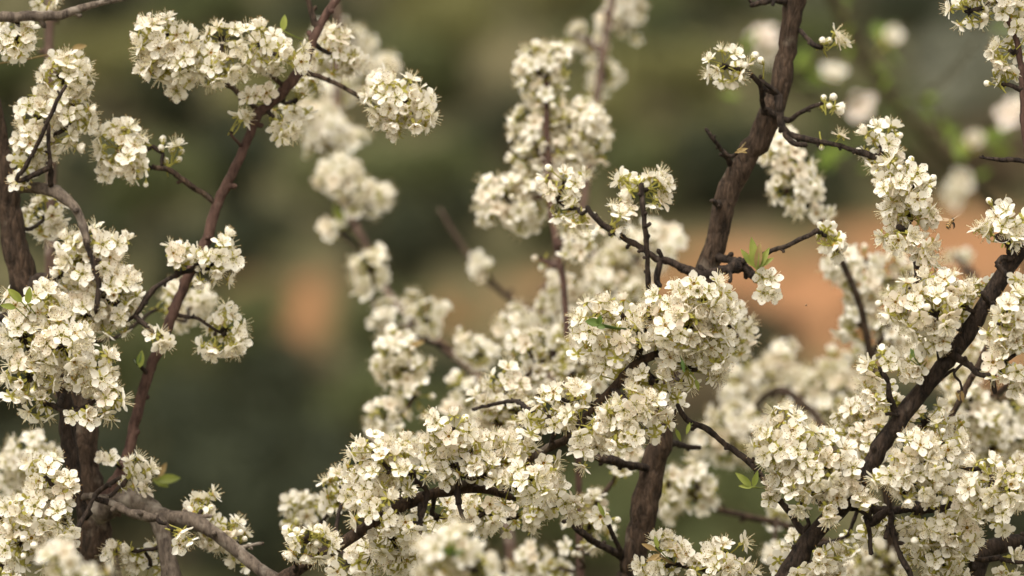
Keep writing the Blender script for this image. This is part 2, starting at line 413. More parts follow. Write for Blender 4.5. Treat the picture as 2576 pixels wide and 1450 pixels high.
                if placed:
                    a = foot + (node - foot) * 0.05; g = np.linalg.norm(node - a)
                    if small: mb.add(*tube(np.array([a, (a + node) / 2 + rvec() * .1 * g, node]), np.array([.0009, .0006, .0005]), 5), 1)
                    else:
                        mb.add(*tube(np.array([a, (a + node) / 2 + rvec() * .0012, node]), np.array([.0014, .0012, .0010]), 5), 0)
                        mb.add(*tube(np.array([node - unit(node - c + 1e-9) * .001, node, node + unit(out) * .0016]), np.array([.0013, .0016, .0008]), 5), 0)
            if mb.n == 0: mb.add(*tube(np.array([c, c + [0, 0, .001], c + [0, 0, .002]]), .001, 5), 0)
            V, F, M = mb.arr()
            co = obj('blossom_cluster', mesh('blossom_spur', V - c, F, [wood or BARK_D, SEPAL], M), s.o, c - s.base)
            allf += [(m, co, c) for m in mine]
        allf.sort(key=lambda q: -q[0][0])
        for (sc_, ci, fi, lod, node, B, sc), co, c in allf[:cap]:
            o = bpy.data.objects.new(FL[lod][fi][0], FM[lod][fi]); COL.objects.link(o); o.parent = co
            m4 = Matrix.Identity(4)
            for r in range(3):
                for k in range(3): m4[r][k] = B[r, k] * sc
                m4[r][3] = node[r] - c[r]
            o.matrix_basis = m4
        rest = allf[cap:]
        if rest:
            Vs, Fs, Ms, n = [], [], [], 0
            for (sc_, ci, fi, lod, node, B, sc), co, c in rest:
                fset = FL[lod if sc_ > 0.25 else 0]; kind = FL[lod][fi][0]
                f = fset[fi % len(fset)] if fset[fi % len(fset)][0] == kind else fset[(NB if kind == 'bud' else NO)[0][fi % 3]]
                Vs.append((f[1] * sc) @ B.T + node - s.base); Fs.append(f[2] + n); n += len(f[1])
                Ms.append(np.where((f[3] == 1) & (f[4] is LIME), 5, f[3]))
            obj('flowers', mesh('flowers', np.concatenate(Vs), np.concatenate(Fs), [PETAL, OCHRE, FILA, ANTH, SEPAL, LIME], np.concatenate(Ms)), s.o, kind='stuff')
        print('flowers', len(allf), 'joined', len(rest))

def leaf_geo(p, dv, face, L, wid=0.42, fold=0.35, curl=0.25):
    side = unit(np.cross(dv, face)); nrm = np.cross(side, dv); V = []
    for t in np.linspace(0, 1, 7):
        w = L * wid * 0.5 * (math.sin(math.pi * t ** 0.8) ** 0.8 + 0.02)
        for u in (-1, -.5, 0, .5, 1):
            V.append(p + dv * L * t + side * w * u + nrm * (abs(u) * w * fold - curl * L * t * t * .5))
    return np.array(V), grid_faces(5, 7)

def B(t, rows, d, **kw):
    for r in rows:
        x, y, rx, ry = r[:4]; dd = r[4] if len(r) > 4 else d; t.blossom(x, y, rx, ry, dd, **{**kw, **(r[5] if len(r) > 5 else {})})
FEW = lambda n, b=0.1: dict(n=n, buds=b)

# ---- tree with the thick trunk and the long reddish branch
A = Tree('plum tree with thick rough trunk, knobbly grey fork and long slender reddish branch in blossom', (-0.36, 0.22, 0))
A.limb('trunk', [(262, 1500, 52), (245, 1400, 47), (228, 1270, 38), (218, 1150, 33), (205, 1040, 31), (160, 900, 32), (98, 790, 35), (56, 690, 36), (34, 600, 32), (20, 480, 28), (2, 380, 24), (-14, 280, 20), (-40, 120, 18), (-75, -60, 16), (-90, -260, 13), (-140, -480, 9), (-160, -640, 5)], 0.16, 0.14, BARK_A, 22, .12, .05, foot=.045)
A.limb('branch', [(268, 1290, 36), (285, 1240, 28), (302, 1200, 17), (322, 1140, 14), (345, 1040, 14), (370, 950, 14), (397, 885, 13.5), (430, 800, 13), (470, 705, 13), (520, 600, 13), (547, 510, 13), (588, 430, 12), (640, 312, 12), (656, 280, 13), (702, 240, 14), (747, 188, 14), (775, 140, 12), (797, 78, 11), (826, 30, 10), (865, -30, 9), (930, -180, 8), (965, -330, 6), (1010, -480, 4)], 0.15, 0.17, BARK_R, 12, .10, .12, label='long slender reddish brown branch')
A.limb('branch', [(240, 1290, 34), (290, 1262, 30), (330, 1258, 30), (365, 1272, 28), (402, 1298, 25), (435, 1303, 19), (485, 1312, 19), (540, 1340, 17), (598, 1388, 17), (650, 1428, 16), (702, 1462, 15), (745, 1500, 14)], 0.15, 0.06, BARK_G, 14, .14, .15, label='smooth grey branch curving down from the fork')
A.limb('branch', [(395, 1300, 20), (410, 1345, 20), (418, 1400, 21), (428, 1460, 24), (435, 1540, 26)], 0.11, 0.09, BARK_G, 12, .14, .15)
A.limb('branch', [(48, 474, 14), (80, 472, 13), (120, 477, 14), (152, 490, 13), (186, 520, 12), (206, 560, 10), (220, 612, 9)], 0.13, 0.1, BARK_G, 12, .13, .2, label='hooked grey branch leaving the trunk')
A.limb('branch', [(-52, 70, 14), (-20, 46, 13), (40, 42, 13), (90, 41, 13), (152, 38, 12), (200, 23, 10), (250, 8, 8), (340, -16, 7), (430, -90, 6), (500, -210, 4)], 0.1, 0.12, BARK_G, 12, .12, .15, label='grey lichened bough across the top')
A.limb('branch', [(160, 880, 16), (152, 930, 18), (162, 1000, 20), (170, 1080, 20), (182, 1160, 18), (192, 1235, 17), (215, 1300, 15)], 0.1, 0.1, BARK_D, 12, .3, .4, label='dark knobbly upright stub')
A.limb('branch', [(126, -40, 12), (124, 100, 12), (129, 240, 13), (129, 420, 12), (126, 600, 13), (126, 760, 13), (150, 1000, 14)], 0.55, 0.5, BARK_P, 8, .05, .05, label='pale upright stem behind the trunk')
A.limb('branch', [(250, 1900, 11), (225, 1760, 10), (190, 1620, 9), (180, 1500, 8), (182, 1420, 6)], 0.05, -.55, BARK_D, 8, .2, .3, attach=True)
for pts, d, m in [
    ([(128, 470, 6), (129, 440, 8), (128, 415, 6), (124, 370, 5), (122, 330, 4.5), (118, 300, 4)], .1, BARK_D),
    ([(45, 455, 6), (70, 410, 5.5), (98, 355, 5.5), (112, 325, 5.5), (136, 272, 5.5), (152, 240, 5), (166, 216, 4)], .09, BARK_D),
    ([(546, 514, 8), (500, 480, 7.5), (452, 446, 7), (416, 425, 7), (388, 421, 6)], .15, BARK_A),
    ([(655, 283, 8), (620, 252, 7), (572, 216, 6.5), (520, 192, 6), (486, 178, 7)], .16, BARK_A),
    ([(735, 205, 8), (712, 212, 7), (680, 190, 6), (648, 174, 5)], .16, BARK_A),
    ([(768, 182, 7), (830, 204, 6), (880, 230, 5.5), (908, 246, 6)], .16, BARK_A),
    ([(796, 66, 9), (786, 30, 7), (768, -12, 6)], .17, BARK_A),
    ([(610, 370, 5), (595, 354, 4), (580, 337, 3)], .15, BARK_R),
    ([(510, 680, 8), (488, 682, 7), (448, 690, 6), (402, 718, 6), (372, 745, 7), (340, 795, 6)], .11, BARK_D),
    ([(455, 796, 5), (490, 800, 4.5), (516, 812, 4), (542, 832, 4)], .14, BARK_D),
    ([(372, 944, 6), (352, 920, 5), (338, 905, 4)], .14, BARK_D),
    ([(345, 800, 7), (370, 822, 6), (392, 838, 5)], .1, BARK_D),
    ([(205, 1255, 9), (235, 1250, 9), (275, 1264, 9), (320, 1285, 10), (360, 1298, 11), (392, 1302, 10)], .06, BARK_G),
    ([(238, 1252, 7), (262, 1230, 6.5), (285, 1212, 6), (302, 1200, 5)], .06, BARK_D),
    ([(480, 1308, 8), (508, 1302, 7), (533, 1299, 5)], .1, BARK_G),
    ([(590, 1382, 7), (630, 1372, 5), (662, 1366, 4)], .1, BARK_G),
    ([(0, 800, 9), (30, 795, 7), (60, 780, 6)], .12, BARK_D),
    ([(215, 605, 8), (235, 660, 8), (250, 720, 7), (240, 780, 6)], .1, BARK_D),
    ([(90, 705, 10), (130, 700, 9), (180, 680, 8)], .12, BARK_D),
]: A.limb('twig', pts, d, d, m, 8, .22, .3)
B(A, [(42, 105, 58, 50), (125, 12, 35, 18, .2), (165, 195, 72, 66), (95, 300, 55, 62), (190, 282, 50, 62), (80, 365, 48, 55), (165, 350, 32, 35), (58, 415, 32, 36),
      (62, 455, 22, 18), (118, 548, 50, 58, .2, dict(buds=.2)), (240, 640, 95, 72), (190, 690, 55, 60), (280, 740, 80, 92), (215, 790, 60, 55), (300, 805, 50, 35),
      (90, 770, 80, 56, .05), (60, 850, 62, 62, .05), (160, 870, 80, 62, .03), (80, 950, 66, 66, .04), (225, 925, 78, 62, .04), (245, 1005, 58, 50, .04), (110, 1012, 45, 40, .05), (215, 1045, 38, 24, .03, FEW(4)),
      (8, 840, 34, 66, .25), (75, 1160, 66, 70, .36), (25, 1210, 40, 60, .38), (125, 1205, 50, 45, 0), (165, 1222, 28, 30, -.01, FEW(5)), (100, 1300, 92, 62, 0), (160, 1310, 58, 62, 0), (60, 1365, 70, 62, .0), (130, 1375, 60, 52, .02), (10, 1300, 40, 60, .12),
      (10, 1420, 45, 50, .05), (180, 1412, 74, 44, -.55, dict(lod=1)), (250, 1445, 60, 30, -.52, dict(lod=1)),
      (283, 1378, 22, 32, .12, FEW(4)), (334, 1394, 24, 24, .12, FEW(4)), (375, 1425, 44, 40, .14), (345, 1180, 30, 34, .1, FEW(7)), (325, 1212, 26, 26, .1, FEW(4)), (275, 1164, 22, 14, .13, FEW(3)), (362, 1222, 14, 18, .12, FEW(2)),
      (452, 1332, 22, 20, .05, FEW(2, 0)), (460, 1362, 22, 22, .05, FEW(3, 0)),
      (500, 1285, 52, 30, .12), (525, 1258, 20, 14, .12, FEW(3, .5)), (560, 1335, 46, 46, .13), (600, 1370, 40, 46, .12), (520, 1360, 24, 30, .13), (400, 838, 24, 28, .1, FEW(4, 0)), (405, 865, 18, 16, .1, FEW(2, 0)),
      (412, 100, 78, 66), (450, 165, 66, 52), (385, 160, 42, 34), (450, 222, 30, 32, .15, FEW(6)), (560, 100, 48, 34), (540, 165, 60, 58), (590, 175, 24, 26),
      (685, 130, 74, 50, .15, dict(buds=.15)), (660, 115, 50, 40), (745, 150, 28, 34), (1000, 250, 84, 60), (1035, 285, 54, 50), (960, 225, 46, 42, .16, dict(buds=.2)), (985, 300, 44, 32),
      (845, 130, 50, 62, .2), (880, 150, 30, 44, .2), (660, 245, 36, 18, .15, FEW(5)), (605, 300, 24, 20, .15, FEW(3)), (735, 258, 40, 36, .2, dict(buds=.2, dens=.7)), (710, 318, 34, 30, .15, FEW(6)), (775, 225, 36, 30, .2),
      (310, 375, 62, 48, .15), (340, 415, 40, 34, .14), (290, 340, 40, 18, .15), (268, 410, 20, 30, .15, FEW(4)), (350, 470, 14, 14, .14, FEW(1, 1)), (350, 345, 28, 12, .15, FEW(3, 1)),
      (430, 385, 34, 28, .15, FEW(7, .9)), (412, 350, 16, 12, .15, FEW(2, .3)),
      (540, 640, 46, 46, .12), (500, 665, 44, 36, .12), (445, 645, 28, 36, .12, dict(buds=.3)), (560, 690, 22, 30, .13), (475, 760, 62, 70, .4), (430, 770, 20, 40, .3), (565, 830, 48, 48, .15), (530, 880, 30, 22, .14, FEW(5)), (590, 870, 26, 26, .14)], .12)
A.leaf(712, 78, .14, 42, (0.1, 0, 1)); A.leaf(352, 925, .12, 44, (.1, 0, 1)); A.leaf(345, 915, .12, 30, (.35, 0, 1), m=LEAFD)
A.leaf(55, 760, .02, 50, (-.5, -.2, .5)); A.leaf(70, 765, .02, 44, (.1, -.2, .8)); A.leaf(40, 775, .02, 40, (-1, -.3, .2))
A.limb('twig', [(330, 1240, 5), (360, 1218, 4), (388, 1208, 4), (400, 1204, 3)], .3, .34, BARK_A, 7, .2, .3)
A.leaf(395, 1210, .3, 60, (1, 0, .15)); A.leaf(400, 1200, .3, 40, (.3, 0, .6), m=DRY); A.leaf(385, 1205, .3, 44, (1, 0, -.5))
A.leaf(180, 125, .2, 40, (1, 0, .3), m=DRY)

# ---- slender tree whose limb carries the sharp blossom
M = Tree('slender plum tree, its leaning limb heavy with dense white blossom before the dark trunk', (-0.20, 0.02, 0))
M.limb('trunk', [(690, 1500, 17), (735, 1443, 16.5), (800, 1402, 16), (862, 1370, 15), (930, 1320, 15), (985, 1288, 14), (1040, 1262, 14), (1100, 1240, 13), (1170, 1228, 12), (1230, 1234, 11), (1285, 1252, 9)], .0, .03, BARK_A, 14, .2, .22, foot=.024, label='leaning brown stem')
M.limb('branch', [(1090, 1243, 12), (1160, 1222, 11), (1250, 1190, 10), (1340, 1150, 10), (1385, 1124, 11), (1432, 1100, 10), (1482, 1040, 10), (1540, 980, 10), (1592, 922, 11), (1640, 895, 10), (1700, 880, 9), (1745, 820, 8), (1755, 760, 6)], .02, .0, BARK_A, 12, .22, .3)
M.limb('branch', [(700, 1950, 11), (850, 1850, 10), (1020, 1700, 9), (1120, 1540, 8), (1145, 1440, 7), (1140, 1396, 6)], 0.0, -.54, BARK_D, 8, .2, .3, attach=True)
for pts, d in [
    ([(1055, 1268, 8), (1058, 1310, 6), (1056, 1345, 5)], -.01), ([(1150, 1235, 7), (1156, 1275, 5.5), (1168, 1312, 5)], -.01), ([(1152, 1230, 7), (1156, 1185, 6), (1150, 1150, 5)], -.01),
    ([(1075, 1245, 7), (1052, 1215, 6), (1035, 1200, 5)], -.01), ([(1600, 915, 8), (1612, 870, 7), (1600, 830, 6)], -.01), ([(1432, 1100, 7), (1470, 1110, 6), (1500, 1125, 5)], -.01),
    ([(800, 1400, 6), (790, 1375, 5), (780, 1360, 4)], -.02), ([(740, 1440, 6), (748, 1425, 5), (738, 1415, 4)], -.02), ([(1385, 1124, 6), (1400, 1080, 5), (1420, 1050, 5)], -.01), ([(1540, 980, 7), (1580, 1010, 6), (1590, 1040, 5)], -.02)]:
    M.limb('twig', pts, d, d, BARK_D, 8, .25, .35)
M.limb('twig', [(1190, 1030, 4), (1290, 1010, 5), (1340, 1035, 6), (1400, 1050, 6)][::-1], .02, .15, BARK_D, 8, .25, .35)
B(M, [(1760, 735, 76, 58, -.03), (1700, 770, 46, 60, -.01), (1790, 790, 52, 58, -.02), (1725, 830, 82, 58, -.03), (1785, 870, 58, 58, -.01), (1690, 880, 52, 50, 0), (1730, 925, 58, 34, 0), (1800, 935, 34, 28, 0, FEW(5)), (1850, 845, 40, 72, .2), (1815, 800, 40, 50, .15),
      (1505, 800, 52, 42, -.01), (1570, 800, 58, 42, 0), (1490, 850, 44, 44, -.01), (1555, 865, 58, 46, -.02), (1620, 840, 42, 50, 0), (1560, 925, 40, 30, .02, dict(dens=.6)), (1630, 780, 24, 20, 0, FEW(4)),
      (1585, 1025, 72, 48, -.03), (1575, 1085, 68, 42, -.03), (1640, 1050, 44, 52, -.02), (1640, 960, 50, 40, .0), (1535, 1040, 40, 50, -.01), (1700, 1000, 22, 32, .05, FEW(7, .6)), (1525, 940, 24, 20, 0, FEW(3)),
      (1420, 1010, 62, 40, -.02), (1385, 1055, 54, 44, -.02), (1460, 1070, 52, 42, -.03), (1500, 1115, 40, 34, -.01), (1465, 1135, 30, 22, -.03, FEW(4)), (1468, 1175, 20, 12, -.03, FEW(2, 0)), (1445, 980, 34, 20, 0),
      (1140, 1085, 60, 42, -.02), (1110, 1130, 46, 40, -.01), (1180, 1140, 58, 46, -.01), (1140, 1175, 54, 38, 0), (1245, 1140, 52, 46, 0), (1215, 1195, 44, 36, -.01), (1305, 1150, 50, 46, 0), (1330, 1205, 68, 48, -.03), (1285, 1230, 46, 40, -.01), (1385, 1190, 34, 46, -.01), (1290, 1105, 40, 30, .05),
      (950, 1140, 60, 38, -.01), (1010, 1130, 40, 30, 0), (920, 1175, 44, 40, 0), (985, 1185, 56, 40, -.02), (1040, 1190, 46, 36, -.02, dict(buds=.15)), (930, 1240, 60, 46, 0), (990, 1240, 48, 34, .03), (955, 1290, 60, 40, -.02), (1020, 1310, 40, 44, -.01),
      (865, 1230, 46, 48, .14), (840, 1270, 26, 34, .15), (765, 1290, 58, 48, .32), (740, 1335, 24, 20, .3),
      (770, 1360, 56, 34, -.03), (735, 1380, 22, 22, -.03, FEW(4)), (815, 1365, 34, 22, -.03, FEW(6, .2)), (780, 1400, 24, 12, -.03, FEW(2)),
      (985, 1350, 62, 46, .02), (940, 1395, 56, 44, .06), (1010, 1405, 66, 40, .04), (880, 1420, 48, 40, .1), (1100, 1300, 50, 36, .06), (1220, 1290, 60, 48, .08), (1300, 1300, 52, 42, .1), (1170, 1300, 40, 40, .1), (1080, 1370, 50, 40, .1), (1350, 1270, 30, 34, .06),
      (1145, 1395, 92, 58, -.52, dict(lod=1, buds=.0)), (1100, 1430, 70, 40, -.5, dict(lod=1)), (1195, 1435, 60, 40, -.52, dict(lod=1)), (1420, 1265, 44, 40, .05), (1385, 1240, 24, 24, .04), (1440, 1290, 24, 20, .04)], .0)
M.leaf(1508, 815, -.05, 38, (-1, -.3, .2), m=LEAFD, wid=.6); M.leaf(1506, 818, -.05, 26, (.2, -.3, 1), m=LEAFD, wid=.6); M.leaf(1500, 820, -.05, 24, (1, -.3, -.2), m=LEAFD, wid=.6)
M.leaf(1715, 905, -.04, 34, (.2, -.2, -1), m=LEAFD, wid=.3); M.leaf(1750, 955, -.02, 30, (.3, 0, -1), m=LEAFY, wid=.35)
M.leaf(1135, 1395, -.56, 34, (.1, -.6, 1), m=LEAFD); M.leaf(1130, 1395, -.56, 34, (-.6, -.6, .5), m=LEAFD); M.leaf(1145, 1395, -.56, 30, (.8, -.6, .4), m=LEAFD)

# ---- tall dark trunk leaning away between the blossoms
T = Tree('plum tree with a tall dark bare trunk leaning over the orange earth, sparse side sprigs', (0.06, 0.2, 0))
T.limb('trunk', [(1570, 1520, 33), (1592, 1420, 32), (1617, 1300, 32), (1641, 1190, 31), (1664, 1080, 29), (1686, 990, 28), (1712, 890, 28), (1742, 780, 28), (1770, 705, 28), (1788, 650, 27), (1804, 595, 27), (1822, 515, 28), (1842, 455, 29), (1876, 398, 28), (1918, 340, 30), (1942, 285, 29), (1962, 220, 25), (1976, 150, 24), (1990, 50, 24), (2000, 0, 26), (2015, -80, 25), (2050, -260, 20), (2060, -430, 15), (2110, -600, 9), (2120, -760, 5)], .14, .14, BARK_A, 22, .13, .08, foot=.034)
for pts, d in [
    ([(2005, 72, 7), (2030, 96, 6), (2048, 114, 6), (2070, 118, 6)], .12), ([(1925, 300, 8), (1918, 260, 7), (1914, 220, 7), (1890, 190, 6.5), (1855, 174, 7)], .1), ([(1958, 240, 6), (1930, 215, 5), (1912, 200, 4)], .1),
    ([(1845, 418, 9), (1820, 385, 6), (1795, 350, 5), (1776, 324, 4)], .11), ([(1975, 302, 7), (2010, 286, 6), (2040, 270, 5.5), (2072, 261, 5)], .12),
    ([(1970, 325, 9), (2020, 346, 7), (2070, 358, 6.5), (2130, 374, 6), (2172, 384, 7), (2204, 400, 7)], .1), ([(1976, 340, 8), (2000, 360, 7), (2030, 365, 6)], .1),
    ([(1795, 640, 12), (1830, 655, 10), (1868, 668, 10), (1890, 692, 10), (1895, 700, 8)], .1), ([(1866, 662, 7), (1920, 640, 6), (1970, 622, 6), (2020, 602, 6), (2058, 580, 7)], .08),
    ([(1765, 690, 11), (1700, 665, 9), (1660, 655, 10), (1640, 642, 8), (1580, 605, 7.5), (1530, 575, 8), (1492, 545, 7), (1476, 520, 6)], .1),
    ([(1637, 800, 7), (1632, 720, 6.5), (1628, 640, 6.5), (1622, 565, 6.5), (1616, 505, 7), (1612, 462, 6)], .08), ([(1622, 572, 6), (1636, 562, 5)], .08),
    ([(1640, 1188, 11), (1580, 1168, 9), (1530, 1158, 9), (1490, 1148, 8)], .1), ([(1570, 1405, 11), (1512, 1370, 9), (1470, 1345, 9), (1428, 1302, 8)], .1), ([(1562, 1392, 6), (1540, 1342, 5.5), (1522, 1298, 5)], .1),
    ([(1668, 1110, 7), (1720, 1122, 7), (1760, 1125, 6)], .2), ([(1985, 8, 9), (1945, 2, 8), (1890, 14, 6)], .12), ([(1812, 520, 8), (1800, 510, 7), (1790, 506, 5)], .1), ([(1640, 1000, 6), (1650, 1010, 5)], .1),
    ([(1833, 668, 6), (1838, 700, 5), (1835, 712, 4)], .09), ([(1840, 395, 4), (1862, 372, 3), (1875, 360, 2.5)], .11)]:
    T.limb('twig', pts, d, d, BARK_D, 8, .25, .4)
B(T, [(2108, 108, 20, 26, .12, FEW(3, 0)), (2080, 104, 18, 12, .12, FEW(5, 1)), (1825, 165, 54, 34, .1, dict(buds=.1)), (1880, 158, 24, 20, .1, FEW(4, .5)), (1922, 152, 12, 12, .1, FEW(1, 1)),
      (2095, 268, 28, 28, .12, FEW(9, .6)), (2092, 238, 14, 16, .12, FEW(3, 1)), (2222, 365, 38, 44, .1), (2245, 395, 34, 34, .1), (2210, 430, 32, 34, .1), (2102, 344, 16, 18, .1, FEW(3, 0)), (2064, 368, 18, 12, .1, FEW(3, 1)),
      (2080, 588, 34, 30, .1, dict(buds=.25)), (2100, 615, 20, 26, .1, FEW(4)), (1924, 716, 26, 22, .08, FEW(6, 0)), (1420, 460, 46, 34, .14, dict(buds=.2)), (1405, 505, 40, 36, .14), (1450, 545, 34, 34, .13), (1440, 500, 24, 20, .13, FEW(4, .5)),
      (1655, 455, 34, 36, .1), (1650, 500, 24, 20, .1, FEW(4)), (1580, 468, 36, 26, .1), (1610, 465, 20, 24, .1, FEW(4, .7)), (1556, 535, 30, 46, .1), (1525, 1300, 20, 18, .1, FEW(5, .7))], .1)
for x, y, L, dv, m in [(1903, 680, 84, (-.15, -.1, 1), LEAFY), (1908, 676, 60, (.5, -.1, 1), LEAFY), (1896, 672, 56, (-.7, -.1, 1), LEAFY), (1904, 676, 66, (.12, -.2, 1), DRY), (1910, 672, 44, (.9, 0, .6), LEAFY),
                       (1850, 385, 34, (1, 0, .4), DRY), (1855, 378, 26, (.8, 0, -.2), DRY), (1700, 1080, 34, (.4, 0, -.9), LEAFY), (1520, 1300, 40, (-.4, 0, .9), LEAFY)]:
    T.leaf(x, y, .07, L, dv, m=m, wid=.3)

# ---- dark branch slanting up to the edge
C = Tree('plum tree with a dark rugged limb slanting up past dense blossom and knobbly spurs', (0.33, 0.0, 0))
C.limb('trunk', [(1930, 1530, 27), (1968, 1465, 25), (2012, 1398, 24), (2062, 1330, 22), (2120, 1268, 22), (2170, 1200, 22), (2212, 1130, 22), (2262, 1060, 21), (2320, 982, 21), (2370, 922, 20), (2430, 842, 20), (2490, 745, 20), (2530, 682, 20), (2562, 638, 19), (2600, 590, 18), (2640, 520, 16), (2720, 370, 14), (2780, 180, 11), (2860, -20, 8), (2890, -220, 5)], .0, -.02, BARK_D, 18, .2, .15, foot=.035, label='dark rugged limb')
C.limb('branch', [(3000, 1180, 9), (2880, 1280, 14), (2750, 1350, 18), (2640, 1362, 20), (2585, 1364, 20), (2530, 1370, 22), (2485, 1386, 22), (2462, 1420, 22), (2450, 1480, 23), (2440, 1560, 24)], .1, .08, BARK_D, 14, .18, .1, label='thick dark crooked bough')
C.limb('branch', [(2100, 1285, 14), (2140, 1272, 13), (2182, 1280, 11), (2240, 1284, 10), (2300, 1280, 9), (2352, 1283, 8), (2400, 1270, 7)], .0, .02, BARK_D, 10, .25, .3)
C.limb('branch', [(2610, 560, 8), (2590, 430, 8), (2576, 320, 8), (2571, 200, 8), (2556, 95, 7.5), (2520, 20, 7), (2490, -40, 6), (2440, -180, 5), (2430, -330, 4)], .0, .0, BARK_R, 10, .2, .25, label='thin reddish upright branch')
for pts, d in [
    ([(2310, 705, 9), (2304, 650, 7.5), (2290, 600, 6.5), (2284, 560, 6.5), (2286, 510, 6), (2288, 470, 5)], .0), ([(2290, 595, 7), (2268, 575, 8), (2255, 570, 6)], -.02),
    ([(2262, 1050, 10), (2246, 1020, 8), (2236, 990, 7), (2234, 965, 6)], -.02), ([(2262, 1044, 6), (2240, 1040, 5), (2228, 1042, 4)], -.02), ([(2330, 970, 9), (2322, 940, 7), (2320, 920, 5)], -.02),
    ([(2372, 918, 12), (2366, 885, 9), (2356, 862, 7), (2352, 850, 5)], -.02), ([(2412, 900, 10), (2440, 922, 8), (2466, 945, 7), (2492, 950, 7), (2503, 990, 6)], -.03), ([(2470, 945, 6), (2492, 946, 6), (2504, 938, 6)], -.03),
    ([(2490, 772, 7), (2478, 752, 6), (2470, 735, 5)], -.03), ([(2550, 660, 12), (2545, 625, 10), (2525, 605, 8), (2508, 596, 7)], -.03), ([(2545, 650, 9), (2520, 650, 7), (2505, 665, 6)], -.03),
    ([(2176, 1284, 8), (2186, 1340, 6), (2192, 1395, 5)], -.02), ([(2236, 1285, 9), (2245, 1345, 7), (2264, 1395, 7), (2290, 1450, 7), (2310, 1500, 7)], -.02), ([(2240, 1282, 6), (2236, 1250, 5), (2232, 1235, 4)], -.01), ([(2235, 1330, 7), (2228, 1355, 6)], -.02),
    ([(2320, 1275, 7), (2290, 1255, 6), (2268, 1240, 6)], .05), ([(2566, 225, 7), (2540, 214, 6), (2518, 214, 5)], 0), ([(2588, 408, 6), (2560, 404, 6), (2520, 402, 5), (2490, 400, 4), (2464, 396, 3)], 0),
    ([(2030, 1345, 10), (2005, 1320, 8), (1975, 1275, 8), (1935, 1225, 7.5), (1902, 1180, 7.5), (1872, 1150, 7.5), (1822, 1116, 7), (1772, 1076, 7), (1738, 1062, 7), (1720, 1048, 7), (1704, 1018, 6)], .02), ([(2035, 1320, 5), (2025, 1290, 4), (2015, 1265, 4)], 0),
    ([(2270, 1075, 8), (2300, 1080, 7), (2330, 1070, 6)], .05), ([(2440, 850, 7), (2400, 820, 6), (2350, 790, 5)], .02), ([(2345, 955, 6), (2375, 945, 5), (2400, 930, 4)], .0), ([(2400, 940, 3), (2415, 960, 3), (2420, 985, 3)], -.02), ([(2530, 690, 6), (2570, 740, 6), (2580, 800, 6)], -.03)]:
    C.limb('twig', pts, d, d, BARK_D, 8, .28, .45)
C.limb('twig', [(2484, 870, 7), (2455, 930, 8), (2425, 990, 8), (2400, 1030, 8), (2385, 1075, 8)], .14, .12, BARK_A, 8, .15, .2, snap=False)
